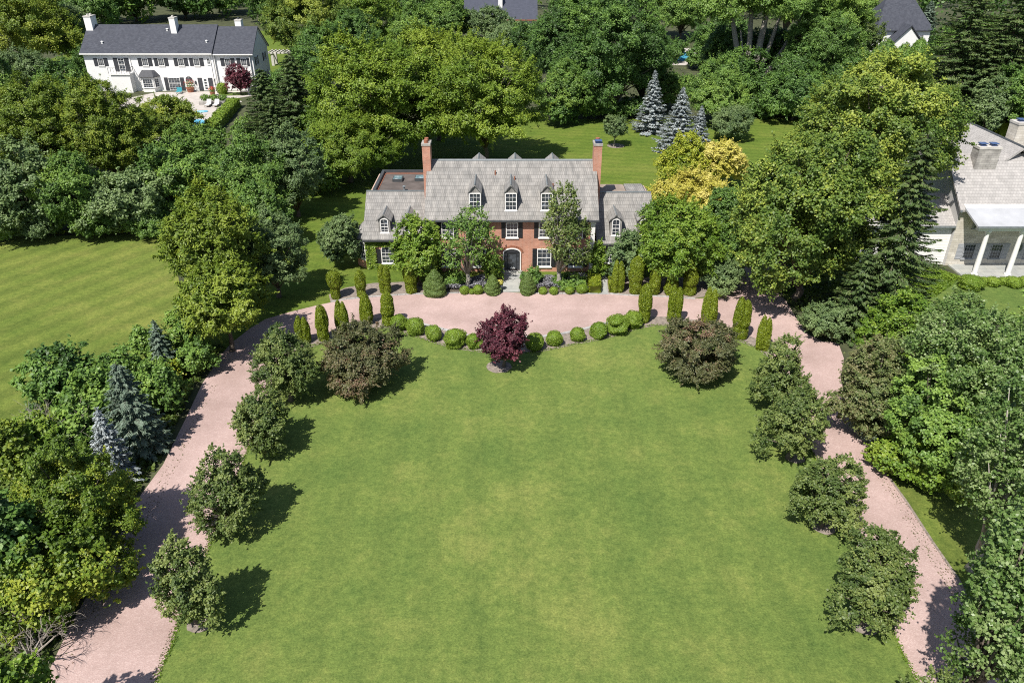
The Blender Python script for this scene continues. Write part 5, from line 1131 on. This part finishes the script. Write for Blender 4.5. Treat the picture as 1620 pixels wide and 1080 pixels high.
# ragged turf along the gravel and the beds
rng = np.random.default_rng(12); eg = [np.array(G(*q)) for q in lawn_px]; Pp = []
for a, b in zip(eg, eg[1:]+eg[:1]):
    if min(a[1], b[1]) < 14: continue
    m = int(np.linalg.norm(b-a)*70); q = rng.random((m, 1)); d = (b-a)/np.linalg.norm(b-a); off = rng.normal(0, .07, (m, 1))+.05*np.sin(q*np.linalg.norm(b-a)*2.3); Pp.append(a+(b-a)*q+off*np.array([[-d[1], d[0]]]))
Pp = np.concatenate(Pp); m = len(Pp); Pp = np.concatenate([Pp, rng.uniform(.03, .07, (m, 1))], 1)
tag(link('edge_grass', leaf_mesh('edge_grass', Pp-np.array([0, 45, 0]), np.array([0, 0, .6])+rng.normal(size=(m, 3))*.5, .12*rng.uniform(.6, 1.5, m), .05, rng, rng.uniform(.2, .8, m)), FM['cover'], loc=(0, 45, 0)), 'ragged grass blades along the clipped lawn edge', 'grass', None, 'stuff')
# woods that close the view beyond, as one mass
rng = np.random.default_rng(77); allP, allN, allT = [], [], []
for row, (Yr, nx, hh_) in enumerate(((262, 46, 17), (300, 50, 19), (350, 52, 21), (410, 56, 23))):
    for i in range(nx):
        X = -Yr*.95+2*Yr*.95*(i+rng.uniform(.1, .9))/nx; Yy = Yr+rng.uniform(-12, 12); h = hh_*rng.uniform(.75, 1.15); R = rng.uniform(5, 8.5)
        if row == 0 and -15 < X < 22: continue
        if row == 0 and 84 < X < 122: h *= .6
        u = unit(rng, 26); cc = u*np.array([R*.75, R*.75, h*.4])+np.array([X, Yy, h*.55]); ct = np.clip(rng.normal(.45, .2)+rng.normal(0, .12, 26), 0, 1)
        m = 620; ci = rng.integers(0, 26, m); v = unit(rng, m)+u[ci]*.7+np.array([0, 0, .35]); v /= np.linalg.norm(v, axis=1, keepdims=True)
        allP.append(cc[ci]+v*R*.34*rng.uniform(.6, 1.05, (m, 1))); allN.append(v*.6+np.array([0, 0, .4])+rng.normal(size=(m, 3))*.4); allT.append(ct[ci])
allP, allN, allT = map(np.concatenate, (allP, allN, allT)); allP[:, 2] = np.maximum(allP[:, 2], .2)
tag(link('far_woods', leaf_mesh('far_woods', allP, allN, rng.uniform(.8, 1.5, len(allP)), rng.uniform(.6, 1.0, len(allP)), rng, allT), FM['dark']), 'distant mixed woods closing the view behind the houses', 'woods', None, 'stuff')
# undergrowth on the shaded ground
scatter('undergrowth', 'low undergrowth covering the shaded ground under the woods', 'undergrowth', [
    [(-60, 1100), (70, 1060), (170, 860), (250, 735), (310, 610), (360, 545), (250, 560), (150, 620), (30, 760), (-60, 780)],
    [(1345, 605), (1440, 640), (1560, 700), (1500, 760), (1420, 760), (1360, 660)],
    [(-300, 368), (260, 366), (420, 330), (520, 300), (480, 260), (330, 235), (150, 240), (-300, 240)],
    [(1210, 450), (1250, 380), (1500, 330), (1480, 430), (1400, 470), (1330, 540), (1270, 500)],
    [(880, 180), (1300, 170), (1600, 190), (1600, 60), (900, 60)]], 9000, .34, .5, 'scrub', 'stuff', seed=52)
scatter('ground_cover', 'bright ground cover on the bank beside the stone porch', 'ground cover', [[(1412, 470), (1440, 428), (1470, 424), (1520, 440), (1480, 470)]], 5000, .22, .3, 'cover', 'stuff', seed=53)
scatter('flower_border', 'pale dry border with yellow daylilies along the top edge of the side lawn', 'flower border', [[(40, 366), (250, 364), (250, 370), (40, 372)]], 1500, .3, .6, 'yellowgreen', 'stuff', seed=54)
if __name__ == '__main__': print('PLANTS', len(TREES), 'leaf faces', sum(t[5] for t in TREES))
